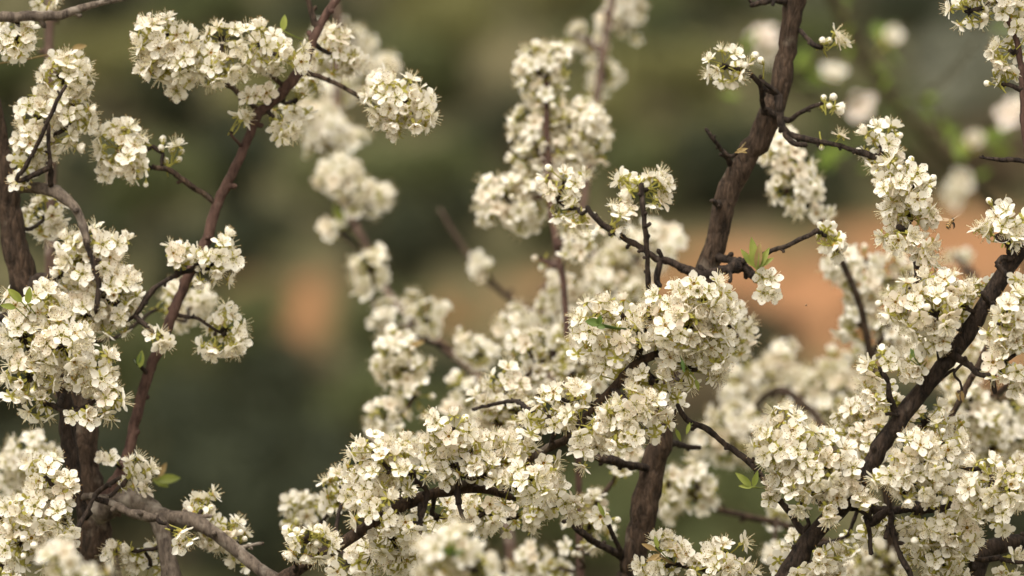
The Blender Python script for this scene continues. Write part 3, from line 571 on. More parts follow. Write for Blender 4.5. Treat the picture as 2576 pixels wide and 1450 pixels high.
B(C, [(2440, 30, 46, 36, 0), (2425, 5, 40, 20, .02), (2530, 30, 40, 34, 0), (2510, 0, 50, 24, 0), (2548, 130, 44, 40, 0), (2530, 180, 36, 30, 0), (2575, 60, 30, 40, 0), (2498, 195, 26, 20, 0, FEW(6, .8)),
      (2286, 448, 62, 42, -.02, dict(buds=.3)), (2262, 480, 44, 38, -.02), (2312, 485, 40, 40, -.02), (2250, 535, 34, 40, -.01), (2315, 545, 32, 36, .0), (2285, 520, 44, 40, .02), (2265, 612, 46, 34, -.02), (2320, 615, 36, 34, -.02), (2240, 590, 26, 30, 0), (2344, 645, 24, 28, -.02, FEW(5)),
      (2530, 570, 44, 42, -.02), (2478, 578, 30, 22, -.02, FEW(4, .3)), (2490, 520, 12, 14, -.02, FEW(1, 1)), (2530, 528, 16, 14, -.02, FEW(2, .5)), (2545, 600, 26, 24, -.03, FEW(5)),
      (2375, 735, 76, 42, -.02), (2290, 770, 60, 44, -.03), (2355, 790, 76, 46, -.04), (2430, 775, 42, 52, -.02), (2355, 838, 54, 34, -.03), (2250, 760, 34, 30, -.02), (2440, 730, 34, 30, 0), (2365, 690, 40, 24, .03), (2370, 865, 24, 16, -.03, FEW(3, 0)),
      (2548, 760, 52, 52, -.05), (2520, 810, 44, 50, -.06), (2565, 850, 46, 60, -.05), (2530, 910, 44, 40, -.05), (2565, 960, 30, 36, -.04), (2490, 720, 30, 24, 0, FEW(6)),
      (2218, 935, 56, 38, -.02, dict(dens=.8)), (2185, 965, 26, 22, -.02, FEW(4)), (2205, 1000, 26, 26, -.02, FEW(4)), (2300, 905, 26, 24, -.02, FEW(6, .6)), (2298, 938, 24, 18, -.02, FEW(3, 0)),
      (1985, 1090, 66, 44, -.03), (1945, 1130, 54, 50, -.03), (2020, 1130, 58, 46, -.04), (2085, 1140, 44, 44, -.03), (2050, 1190, 76, 48, -.04), (1980, 1175, 50, 44, -.02), (2115, 1200, 36, 40, -.03), (2020, 1240, 60, 38, -.03, dict(dens=.8)), (2090, 1240, 44, 34, -.03), (2080, 1300, 20, 24, -.04, FEW(3, 0)), (1960, 1230, 30, 30, 0), (2170, 1262, 26, 26, -.03, FEW(4, 0)),
      (2180, 1055, 66, 50, .1), (2145, 1095, 50, 44, .1), (2200, 1115, 52, 46, .08), (2235, 1010, 40, 32, .08), (2160, 1030, 40, 30, .1),
      (2290, 1130, 62, 44, -.04), (2255, 1175, 54, 44, -.04), (2330, 1170, 58, 50, -.04), (2300, 1215, 64, 36, -.04), (2370, 1115, 44, 44, -.02), (2330, 1060, 56, 36, .03), (2395, 1080, 40, 40, .04, dict(buds=.2)), (2380, 1170, 40, 40, 0),
      (2500, 1205, 60, 40, -.04), (2545, 1230, 46, 52, -.05), (2475, 1250, 46, 46, -.04), (2520, 1285, 60, 36, -.04), (2560, 1180, 36, 30, -.02),
      (2370, 1290, 56, 44, -.02), (2340, 1340, 52, 46, -.02), (2410, 1340, 56, 50, -.01), (2295, 1330, 36, 40, .02), (2370, 1400, 70, 44, 0), (2300, 1395, 40, 36, .02), (2430, 1290, 36, 40, .0), (2440, 1400, 40, 40, .05), (2390, 1440, 60, 26, .02),
      (2195, 1335, 40, 34, .02, dict(dens=.55)), (2220, 1300, 30, 18, .02, FEW(4, 0)), (2060, 1400, 50, 36, -.02), (2035, 1435, 50, 26, -.02), (2100, 1420, 36, 36, -.01), (1975, 1425, 36, 36, .02), (1995, 1375, 30, 30, .12), (2130, 1385, 30, 40, .12), (2540, 1440, 34, 22, .04), (2555, 1400, 24, 16, .05, FEW(4)),
      (1680, 1360, 40, 26, .02), (1685, 1405, 50, 36, .02), (1640, 1440, 34, 24, .02), (1765, 1400, 44, 34, .02), (1830, 1400, 56, 36, .02), (1800, 1440, 60, 26, .0), (1870, 1435, 40, 24, .02)], .0)
C.limb('branch', [(1990, 1600, 9), (1930, 1540, 9), (1860, 1480, 8), (1790, 1440, 7), (1700, 1420, 6)], .03, .03, BARK_D, 8, .2, .3)
for x, y, L, dv, m in [(1890, 1225, 54, (-.75, -.2, .7), LEAFY), (1895, 1226, 44, (.25, -.2, 1), LEAFY), (1893, 1226, 36, (-.8, -.2, .1), LEAFY), (1650, 1385, 40, (-.8, -.1, .4), DRY), (1660, 1395, 40, (-.6, -.1, -.3), DRY), (1655, 1380, 34, (-.2, -.1, .8), LEAFY), (1665, 1405, 36, (-.9, -.2, 0), DRY),
                       (2290, 905, 30, (.3, 0, 1), LEAFY), (2300, 900, 26, (-.4, 0, 1), LEAFD), (1735, 1065, 30, (-.3, -.1, -1), LEAFY), (2420, 985, 28, (.1, 0, -1), DRY), (2405, 990, 22, (.5, 0, -1), DRY)]:
    C.leaf(x, y, -.05 if x < 2400 else -.04, L, dv, m=m, wid=.34)

# ---- trees further back, out of focus
Dt = Tree('out-of-focus plum tree with an arching pinkish stem dotted with separate blossom balls', (0.02, 1.0, 0))
Dt.limb('trunk', [(1300, 1520, 15), (1262, 1200, 14), (1216, 985, 12), (1190, 932, 12), (1112, 870, 11), (1042, 812, 11), (972, 732, 10.5), (932, 645, 10), (892, 562, 10), (872, 520, 9.5), (852, 420, 10), (852, 300, 10), (842, 150, 9), (850, 60, 7), (830, -120, 6), (850, -300, 4)], .72, 1.2, BARK_P, 10, .06, .1, foot=.03)
Dt.limb('branch', [(1420, 860, 11), (1335, 790, 9), (1272, 742, 8), (1212, 690, 7.5), (1152, 602, 6.5), (1106, 526, 5)], .95, 1.1, BARK_A, 8, .06, .1)
Dt.limb('branch', [(1262, 1180, 10), (1340, 1000, 10), (1400, 890, 9), (1425, 850, 9)], .75, .94, BARK_A, 8, .06, .1)
for pts, d in [([(1040, 810, 7), (1000, 870, 6), (1010, 930, 6), (1035, 1000, 6), (1000, 1060, 6)], .5), ([(1216, 980, 8), (1190, 1020, 7), (1150, 1050, 6)], .6), ([(1110, 868, 6), (1160, 880, 6), (1200, 880, 5)], .7)]:
    Dt.limb('twig', pts, d, d, BARK_A, 7, .1, .2)
B(Dt, [(880, 115, 66, 56, 1.2), (820, 130, 56, 70, 1.2), (900, 185, 60, 46, 1.2), (965, 180, 46, 42, 1.2), (860, 230, 50, 40, 1.1), (790, 300, 58, 56, 1.0), (830, 330, 40, 44, 1.0), (800, 375, 34, 30, 1.0), (895, 345, 26, 44, 1.0, dict(dens=.7)), (870, 350, 20, 24, 1.0, dict(dens=.7)),
       (850, 445, 54, 56, .9), (895, 480, 48, 46, .9), (945, 505, 36, 48, .9), (832, 575, 28, 30, .9, dict(dens=.8)), (935, 680, 54, 48, .8), (910, 730, 28, 26, .8), (965, 790, 32, 32, .8), (970, 830, 30, 26, .8), (1075, 805, 48, 40, .75), (1032, 752, 18, 18, .8, FEW(5)), (1035, 832, 14, 14, .8, FEW(3)),
       (1210, 672, 26, 26, .98, FEW(9)), (1005, 890, 58, 46, .5), (1035, 930, 46, 46, .5), (975, 930, 26, 34, .5), (1045, 1000, 38, 42, .5), (975, 1050, 46, 34, .5), (960, 1085, 34, 26, .5), (1005, 1110, 40, 34, .45), (1045, 1130, 36, 30, .4),
       (1180, 990, 44, 50, .6), (1150, 1040, 30, 40, .6), (1200, 1060, 34, 30, .55), (1200, 880, 48, 38, .65), (1300, 825, 48, 42, .7), (1265, 850, 24, 24, .7), (1275, 980, 62, 46, .2), (1235, 1010, 32, 40, .2), (1310, 1040, 52, 42, .2), (1260, 1070, 44, 40, .22),
       (1330, 880, 54, 40, .36), (1390, 890, 48, 38, .36), (1350, 940, 40, 30, .36), (1470, 900, 58, 42, .4), (1440, 940, 52, 40, .4), (1500, 960, 40, 40, .4), (1370, 1000, 50, 40, .4)], .8, wood=BARK_A)
Dt.leaf(1030, 870, .48, 40, (1, 0, .3), m=DRY); Dt.leaf(862, 560, .9, 50, (-.4, 0, .8)); Dt.leaf(880, 375, 1.0, 44, (-.7, 0, -.4))

E = Tree('out-of-focus plum tree with upright pink stem and a tall stack of blossom', (0.10, 0.7, 0))
E.limb('trunk', [(1462, 1520, 10), (1459, 1380, 9), (1457, 1250, 8), (1452, 1100, 8), (1435, 950, 8), (1424, 800, 8), (1416, 700, 8.5), (1402, 620, 10), (1390, 545, 10), (1380, 470, 9), (1375, 330, 8), (1375, 200, 7)], .4, .5, BARK_R, 9, .08, .15, foot=.02, label='thin reddish upright stem')
E.limb('branch', [(1340, 860, 15), (1356, 800, 15), (1388, 700, 14), (1415, 630, 13), (1462, 530, 11), (1482, 400, 10), (1500, 260, 9.5), (1515, 150, 9.5), (1532, 50, 9), (1545, -40, 9), (1570, -200, 8), (1580, -380, 5)], .75, 1.0, BARK_P, 9, .05, .1, label='pale pinkish stem')
E.limb('branch', [(1450, 1080, 10), (1400, 980, 12), (1340, 860, 14)], .45, .74, BARK_P, 9, .05, .1)
for pts, d in [([(1405, 670, 6), (1380, 662, 6), (1355, 650, 5)], .5), ([(1385, 480, 7), (1340, 500, 6), (1290, 510, 5)], .5), ([(1378, 400, 7), (1430, 370, 6), (1480, 330, 5)], .5), ([(1378, 420, 7), (1345, 350, 6)], .5), ([(1510, 130, 7), (1470, 100, 6), (1440, 90, 5)], 1.0), ([(1405, 620, 6), (1440, 610, 5), (1465, 600, 5)], .42),
               ([(1490, 640, 8), (1520, 690, 8), (1580, 680, 7), (1640, 610, 6)], .8)]:
    E.limb('twig', pts, d, d, BARK_R, 7, .1, .2)
B(E, [(1345, 165, 42, 44, .5), (1400, 160, 44, 42, .5), (1350, 215, 40, 34, .5), (1375, 255, 44, 40, .5), (1330, 305, 38, 34, .5), (1380, 300, 34, 34, .5), (1345, 355, 52, 44, .5), (1330, 400, 34, 36, .5), (1480, 310, 58, 46, .5), (1500, 350, 48, 48, .5), (1435, 320, 34, 40, .5), (1450, 370, 40, 36, .5), (1395, 385, 52, 46, .5), (1365, 440, 50, 44, .5), (1430, 430, 36, 44, .5),
      (1270, 490, 64, 48, .5), (1245, 520, 46, 40, .5), (1320, 535, 54, 48, .5), (1350, 490, 44, 44, .5), (1465, 610, 38, 44, .42), (1440, 580, 30, 36, .42),
      (1560, 30, 52, 48, 1.0), (1590, 70, 28, 40, 1.0, dict(dens=.7)), (1535, 60, 30, 34, 1.0), (1600, 20, 22, 24, 1.0), (1445, 92, 30, 30, 1.0, dict(dens=.8)), (1490, 98, 34, 34, 1.0), (1525, 186, 40, 30, 1.0), (1495, 240, 24, 18, 1.0, FEW(6)), (1360, 672, 12, 10, .5, FEW(3, 1)), (1345, 655, 10, 8, .5, FEW(2, 1)),
      (1540, 680, 58, 48, .8), (1580, 640, 44, 40, .8), (1640, 610, 48, 40, .8), (1680, 615, 34, 34, .8), (1590, 710, 56, 42, .8), (1510, 730, 46, 40, .75), (1650, 660, 34, 30, .8), (1600, 760, 50, 34, .75), (1420, 740, 60, 44, .6), (1395, 780, 46, 36, .6), (1470, 770, 46, 40, .6), (1460, 830, 48, 38, .55), (1420, 850, 40, 30, .5),
      (1490, 1270, 40, 26, .3), (1480, 1330, 36, 40, .3), (1510, 1330, 26, 24, .3), (1450, 1380, 26, 20, .35), (1350, 1410, 54, 30, .55), (1320, 1440, 50, 26, .55), (1400, 1435, 50, 26, .5), (1560, 1120, 40, 34, .3), (1560, 1180, 36, 20, .3, FEW(6))], .5, wood=BARK_A)

Ft = Tree('out-of-focus plum tree massed with hazy white blossom behind the dark slanting limb', (0.42, 0.85, 0))
Ft.limb('trunk', [(2250, 1560, 16), (2245, 1400, 15), (2230, 1250, 14), (2200, 1060, 12), (2190, 900, 10), (2160, 760, 9), (2100, 620, 9), (2040, 520, 9), (2000, 440, 8)], .55, .42, BARK_A, 9, .08, .15, foot=.025)
Ft.limb('branch', [(2240, 1330, 12), (2120, 1180, 11), (2060, 1060, 10), (1960, 980, 9), (1870, 1060, 8)], .6, .85, BARK_A, 8, .08, .15)
Ft.limb('branch', [(2245, 1400, 12), (2340, 1250, 12), (2430, 1120, 11), (2480, 1020, 9), (2560, 950, 8)], .5, .4, BARK_A, 8, .08, .15)
Ft.limb('branch', [(2245, 1440, 10), (2000, 1330, 9), (1800, 1280, 8), (1720, 1230, 7)], .58, .55, BARK_A, 8, .08, .15)
for pts, d in [([(2190, 900, 7), (2240, 820, 7), (2290, 760, 6)], .5), ([(2450, 700, 8), (2425, 670, 7), (2405, 640, 5)], 1.2)]:
    Ft.limb('twig', pts, d, d, BARK_A, 7, .1, .2)
B(Ft, [(1965, 375, 48, 44, .42), (1990, 420, 50, 48, .42), (1980, 480, 36, 36, .42), (2042, 480, 26, 24, .42, FEW(8)), (2030, 515, 24, 20, .42, dict(buds=.4)), (2068, 535, 18, 14, .42, FEW(4, .6)),
       (2120, 670, 52, 46, .5), (2160, 710, 54, 48, .5), (2180, 660, 40, 34, .55), (2190, 760, 30, 34, .5), (2160, 815, 46, 42, .5), (2210, 810, 30, 40, .5), (2250, 670, 44, 36, .6), (2290, 690, 34, 34, .6), (2235, 720, 30, 34, .6), (2250, 860, 46, 36, .5), (2300, 850, 40, 34, .5), (2200, 890, 44, 30, .55), (2320, 890, 40, 40, .5),
       (1965, 910, 50, 40, .9), (1925, 960, 62, 46, .9), (2000, 975, 56, 42, .9), (2065, 985, 62, 48, .85), (2120, 920, 48, 36, .85), (2130, 980, 44, 44, .85), (1860, 940, 50, 30, .9), (1870, 1010, 50, 30, .9), (2080, 1040, 50, 30, .8), (2010, 1030, 46, 28, .85),
       (1835, 1070, 62, 46, .75), (1895, 1090, 52, 44, .75), (1780, 1110, 46, 36, .75), (1840, 1130, 54, 34, .75), (1900, 1140, 40, 30, .75), (1680, 1220, 42, 40, .5), (1680, 1275, 30, 34, .5), (1755, 1225, 36, 40, .55), (1775, 1260, 24, 30, .55), (1740, 1180, 30, 24, .55),
       (2440, 1010, 58, 44, .4), (2400, 1050, 46, 44, .4), (2480, 1060, 54, 46, .4), (2540, 1040, 46, 46, .45), (2550, 1110, 44, 50, .45), (2440, 1110, 50, 42, .42), (2500, 1130, 44, 40, .42), (2420, 960, 40, 34, .45), (2400, 880, 50, 40, .5), (2440, 920, 34, 34, .5), (2460, 880, 30, 34, .5),
       (2560, 1160, 46, 46, .45), (2500, 1190, 44, 40, .45), (2420, 1200, 46, 44, .4), (2440, 1260, 40, 40, .4), (2180, 1180, 40, 40, .45), (2200, 1400, 50, 40, .5), (2240, 1440, 50, 30, .5), (2150, 1430, 44, 30, .5), (1950, 1290, 30, 26, .6), (1960, 1400, 34, 26, .5), (2410, 640, 24, 18, 1.2, FEW(5))], .5, wood=BARK_A)

# the crowns go on past the edges of the picture
XR = random.Random(5)
for t_, rows in ((A, [(-110, 160), (-150, 60), (-80, -120), (-130, -200), (-70, -330), (-180, -420), (-120, -520), (-170, -620), (420, -130), (500, -200), (470, -160), (930, -170), (990, -240), (940, -330), (1010, -400), (1000, -480), (-150, 300), (-180, 420), (-170, 800), (-160, 980), (-180, 1240), (-170, 1400)]),
                 (T, [(2000, -240), (2100, -300), (2030, -400), (2110, -480), (2080, -590), (2150, -660), (2110, -760)]),
                 (C, [(2700, 420), (2760, 300), (2710, 200), (2820, 120), (2790, 10), (2870, -80), (2900, -220), (2440, -200), (2420, -320), (2700, 1380), (2780, 1290), (2860, 1330), (2900, 1220), (3000, 1180), (2700, 800), (2720, 960), (2720, 1100)]),
                 (E, [(1560, -170), (1610, -250), (1570, -370)]), (Dt, [(840, -140), (800, -220), (850, -310)])):
    for x, y in rows: t_.blossom(x, y, XR.uniform(52, 74), XR.uniform(46, 66), {A: .14, T: .13, C: .0, E: 1.0, Dt: 1.2}[t_] + XR.uniform(-.05, .05), dens=.8, lod=0)
for t_ in (A, M, T, C, Dt, E, Ft): t_.finish()

# ---- almond far behind, with green leaves and larger pale flowers
G = Tree('hazy almond tree with bright green leaves and a few large pinkish flowers', (0.75, 2.4, 0))
G.o.name = 'almond_tree'
G.limb('trunk', [(2680, 1500, 26), (2640, 900, 18), (2560, 620, 12), (2500, 530, 12), (2440, 462, 12), (2372, 392, 12), (2300, 312, 13), (2222, 222, 13), (2152, 112, 14), (2085, -20, 14), (2040, -120, 14), (1960, -320, 10), (1930, -520, 6)], 2.4, 2.1, BARK_O, 10, .05, .05, foot=.05)
G.limb('branch', [(2400, 420, 9), (2440, 340, 8), (2520, 300, 7), (2640, 220, 6)], 2.3, 2.3, BARK_O, 8, .05, .05)
G.limb('branch', [(2300, 312, 8), (2400, 330, 7), (2500, 350, 6), (2640, 380, 6)], 2.3, 2.4, BARK_O, 8, .05, .05)
G.limb('branch', [(2222, 222, 7), (2150, 250, 6), (2060, 260, 5), (2000, 230, 4)], 2.1, 2.1, BARK_O, 8, .05, .05)
GR = random.Random(11)
lmesh = []
for k in range(4):
    V, F = leaf_geo(np.zeros(3), np.array([0, 0, 1.]), np.array([0, -1., 0]), 1.0, GR.uniform(.24, .34), .3, GR.uniform(.1, .5)); lmesh.append(mesh('leaf', V, F, [LEAFG]))
def stalk(p, far):
    nr = G.near(p); m = (nr[2] + p) / 2 + np.array([0, 0, -.1]) * nr[0]
    if nr[0] < far:
        q = spline([nr[2], m, p], .01); V, F = tube(q, np.linspace(.0018, .0009, len(q)), 5); obj('twig', mesh('twig', V - G.base, F, [BARK_O]), G.o); G.samples.append((G.o, q, np.full(len(q), .0015)))
def gleaf(x, y, s, n=1, dv=None):
    for k in range(n):
        d = 2.2 + GR.uniform(-.15, .15); p = P(x + GR.uniform(-18, 18) * (n > 1), y + GR.uniform(-18, 18) * (n > 1), d)
        stalk(p, .5); Bm = basis(unit(np.array(dv or (GR.uniform(-1, 1), GR.uniform(-.6, .6), GR.uniform(-1, .6)))), GR.uniform(0, 6.28)); L = RR(s * GR.uniform(.8, 1.2), d)
        o = obj('leaf', GR.choice(lmesh), G.o); m4 = Matrix.Identity(4); q = p - G.base
        for r in range(3):
            for c in range(3): m4[r][c] = Bm[r, c] * L
            m4[r][3] = q[r]
        o.matrix_basis = m4
for x, y, s, n in [(2130, 20, 60, 4), (2190, 60, 80, 5), (2150, 60, 60, 3), (2225, 120, 50, 2), (2150, 130, 60, 4), (2190, 170, 60, 3), (2040, 130, 60, 4), (2030, 170, 50, 3), (2020, 60, 50, 2), (1905, 80, 60, 3), (1865, 240, 60, 2), (2130, 370, 80, 5), (2100, 400, 70, 4), (2160, 430, 60, 3), (2310, 260, 60, 4),
                   (2410, 320, 60, 3), (2415, 345, 80, 2), (2480, 320, 60, 4), (2490, 370, 60, 3), (2540, 320, 60, 4), (2490, 430, 50, 3), (2380, 290, 50, 2), (2550, 380, 60, 3), (2480, 60, 60, 3), (2500, 90, 60, 2), (2240, 190, 50, 2), (2060, 210, 60, 3), (2270, 330, 50, 2), (2350, 300, 50, 2), (2180, 340, 50, 2)]: gleaf(x, y, s * 1.15, max(1, n // 2))
am = []
for k in range(3):
    a = make_flower(GR, 1, 'open' if k < 2 else 'half'); am.append(mesh('flower', a[0] * .0019, a[1], [PETAL if k != 1 else PETAL_PINK, PINKC, FILA, ANTH, SEPAL], a[2]))
for x, y, k, dv in [(2095, 190, 0, (-.3, -.7, .6)), (2165, 268, 1, (.1, -1, -.1)), (1922, 92, 1, (-.3, -.9, .1)), (1935, 130, 0, (.2, -.9, -.3)), (2420, 455, 0, (0, -1, .1)), (2405, 490, 0, (-.3, -.8, -.5)), (2232, 105, 2, (.5, -.5, .6)), (2438, 360, 2, (.3, -.8, .4)), (2540, 290, 1, (.2, -.6, .5)), (2580, 270, 0, (0, -1, .3))]:
    p = P(x, y, 2.1); dv = unit(dv); Bm = basis(dv, GR.uniform(0, 6)); q = p - dv * .024 - G.base; stalk(p - dv * .024, .5)
    o = obj('flower', am[k], G.o); m4 = Matrix.Identity(4)
    for r in range(3):
        for c in range(3): m4[r][c] = Bm[r, c]
        m4[r][3] = q[r]
    o.matrix_basis = m4

# ------------------------------------------------------------------ bee and gnat
def striped():
    m, nt, out = mat('bee_bands'); L = nt.links.new
    tc = nd(nt, 'ShaderNodeTexCoord'); wv = nd(nt, 'ShaderNodeTexWave', bands_direction='X'); wv.inputs['Scale'].default_value = 190.0; wv.inputs['Distortion'].default_value = 0.3
    L(tc.outputs['Object'], wv.inputs[0]); r = ramp(nt, [(0.4, (0.03, 0.018, 0.01)), (0.6, (0.42, 0.25, 0.08))]); L(wv.outputs[0], r.inputs[0])
    b = nd(nt, 'ShaderNodeBsdfPrincipled'); b.inputs['Roughness'].default_value = 0.6; L(r.outputs[0], b.inputs['Base Color']); L(b.outputs[0], out.inputs[0]); return m
BAND = striped(); FUZZ = soft_mat('bee_fuzz', (0.22, 0.13, 0.05), (0.36, 0.23, 0.10), 0, (0, 0, 0), 900)
BLK = soft_mat('insect_black', (0.012, 0.009, 0.007), (0.03, 0.02, 0.015), 0, (0, 0, 0), 900, .35)
WING, nt, out = mat('insect_wing'); t_ = nd(nt, 'ShaderNodeBsdfTransparent'); b_ = nd(nt, 'ShaderNodeBsdfPrincipled'); b_.inputs['Base Color'].default_value = (.55, .42, .28, 1); b_.inputs['Roughness'].default_value = .3
x_ = nd(nt, 'ShaderNodeMixShader'); x_.inputs[0].default_value = .5; nt.links.new(t_.outputs[0], x_.inputs[1]); nt.links.new(b_.outputs[0], x_.inputs[2]); nt.links.new(x_.outputs[0], out.inputs[0])
def insect(name, label, cat, p, size, mats, rot):
    o = obj(name, None, None, p, label=label, category=cat); o.rotation_euler = rot; o.scale = (size,) * 3
    prof = [(-7.2, .1), (-6.6, .9), (-5.5, 1.7), (-4, 2.25), (-2.4, 2.3), (-1.2, 1.6), (-.5, .7), (0, 1.2), (.7, 1.9), (1.8, 2.2), (2.8, 1.9), (3.5, 1.0), (3.9, .9), (4.4, 1.5), (5.2, 1.6), (5.9, 1.0), (6.2, .15)]
    path = np.array([(a, 0, -.06 * (a + .5) ** 2 if a < -.5 else (-.12 * max(0, a - 3.2))) for a, r in prof]); V, F = tube(path, [r for a, r in prof], 12, 0, cap=False)
    cx = V[F].mean(axis=1)[:, 0]; mi = np.where(cx < -.4, 0, np.where(cx < 3.6, 1, 2))
    obj('body', mesh('body', V * .001, F, mats, mi), o)
    for s in (-1, 1):
        for L, w, a0, x0 in ((9.5, 3.2, .25, 2.0), (6.5, 2.6, -.25, 1.0)):
            V = []
            for t in np.linspace(0, 1, 7):
                hw = w * .5 * (math.sin(math.pi * t ** .6) ** .6 * .9 + .08)
                for u in (-1, 0, 1): V.append((x0 + u * hw + L * t * math.sin(a0), s * (1.2 + L * t * math.cos(a0)), 1.6 + t * 2.2 - .2 * abs(u)))
            obj('wing', mesh('wing', np.array(V) * .001, grid_faces(3, 7), [WING]), o)
        for k in range(3):
            x = .4 + k * 1.0; q = spline([(x, s * 1.3, -1.2), (x - .8, s * 2.6, -2.4), (x - 1.6 - (k == 0) * 1.5, s * 2.6, -4.4 - (k == 0)), (x - 2.4, s * 2.4, -5.6)], .7)
            V, F = tube(q, np.linspace(.42, .2, len(q)), 5); obj('leg', mesh('leg', V * .001, F, [mats[2]]), o)
        q = spline([(5.8, s * .6, .5), (6.8, s * 1.2, 1.2), (8.2, s * 1.6, .6)], .6); V, F = tube(q, .13, 4); obj('antenna', mesh('antenna', V * .001, F, [mats[2]]), o)
    return o
insect('bee', 'small brown striped bee hovering in the air between two blossom clusters', 'bee', P(2390, 560, 0), 0.86, [BAND, FUZZ, BLK], (math.radians(-8), math.radians(-32), math.radians(52)))
insect('gnat', 'tiny black gnat flying in front of the blurred orange earth', 'gnat', P(2028, 768, 0), 0.13, [BLK, BLK, BLK], (0, math.radians(-30), math.radians(20)))

# ------------------------------------------------------------------ hillside
def hz(x, y):
    if y < 22: base = 0.0
    else: base = 0.24 * (y - 24) + 0.12 * math.exp(-(y - 24) * .5) if y > 24 else 0.03 * (y - 22) ** 2
    if y > 60: base = 0.24 * 36 + 0.33 * (y - 60)
    if y > 220: base -= 0.2 * (y - 220)
    q = Vector((x * .25, y * .25, 0))
    amp = min(1, max(0.15, (y - 15) / 15))
    return base + amp * (.22 * noise.noise(q) + .05 * noise.noise(q * 5)) * (1 if y < 60 else min(12, (y - 50) / 10))
def soil_at(x, y):
    v = 0
    for cx, cy, rx, ry, s in SOIL:
        v = max(v, s * (1 - min(1, ((x - cx) / rx) ** 2 + ((y - cy) / ry) ** 2) ** 2))
    return v
def ground_pt(px, py):
    """where the sight line through a photo pixel meets the hillside"""
    y = 20.0
    while y < 120:
        p = P(px, py, y)
        if p[2] <= hz(p[0], y): return p
        y += .1
    return P(px, py, 120)
SOIL = []
for px, py, rx, ry, s in [(2050, 740, 420, 120, 1), (1850, 660, 200, 60, .9), (2250, 600, 200, 70, .9), (2450, 640, 260, 130, .9), (2500, 960, 160, 140, .9), (2150, 860, 260, 60, .85), (790, 765, 66, 105, 1), (1130, 790, 90, 62, 1), (590, 720, 40, 50, .5), (350, 860, 60, 40, .6), (1350, 730, 80, 60, .6), (1830, 1310, 130, 46, .55), (1480, 1330, 130, 60, .45), (1620, 740, 120, 90, .8)]:
    a = ground_pt(px, py); t = ground_pt(px, py - ry); b = ground_pt(px, py + ry); SOIL.append((a[0], a[1], RR(rx, a[1]), max(.2, abs(t[1] - b[1]) / 2), s))
xs = np.concatenate([[-900, -500, -250, -120, -60, -30, -16], np.arange(-9, 9.01, .2), [16, 30, 60, 120, 250, 500, 900]])
ys = np.concatenate([[-900, -400, -150, -60, -25, -12, -6, -3, 0, 3, 6, 9, 12, 15, 18], np.arange(20, 56, .2), [60, 66, 74, 84, 96, 110, 130, 160, 200, 240, 300, 420, 700, 1100, 2000]])
V = [(x, y, hz(x, y)) for y in ys for x in xs]; F = grid_faces(len(xs), len(ys))
gm, nt, out = mat('hillside_ground'); L = nt.links.new
at = nd(nt, 'ShaderNodeAttribute', attribute_name='soil'); geo = nd(nt, 'ShaderNodeNewGeometry')
n1 = nd(nt, 'ShaderNodeTexNoise'); n1.inputs['Scale'].default_value = 2.2; n1.inputs['Detail'].default_value = 6; L(geo.outputs['Position'], n1.inputs['Vector'])
n2 = nd(nt, 'ShaderNodeTexNoise'); n2.inputs['Scale'].default_value = 9; n2.inputs['Detail'].default_value = 4; L(geo.outputs['Position'], n2.inputs['Vector'])
gr = ramp(nt, [(.3, (.038, .042, .018)), (.5, (.075, .070, .034)), (.7, (.11, .088, .052))]); L(n1.outputs[0], gr.inputs[0])
er = ramp(nt, [(.3, (.17, .085, .040)), (.6, (.265, .130, .064)), (.8, (.30, .170, .098))]); L(n2.outputs[0], er.inputs[0])
mx = nd(nt, 'ShaderNodeMix', data_type='RGBA'); L(at.outputs['Fac'], mx.inputs[0]); L(gr.outputs[0], mx.inputs[6]); L(er.outputs[0], mx.inputs[7])
b = nd(nt, 'ShaderNodeBsdfPrincipled'); b.inputs['Roughness'].default_value = .95; b.inputs['Specular IOR Level'].default_value = .1; L(mx.outputs[2], b.inputs['Base Color']); L(b.outputs[0], out.inputs[0])
me = mesh('ground', V, F, [gm]); at_ = me.attributes.new('soil', 'FLOAT', 'POINT')
at_.data.foreach_set('value', np.array([soil_at(v[0], v[1]) if 20 < v[1] < 60 else 0.0 for v in V], dtype=np.float32))
obj('ground', me, kind='structure')

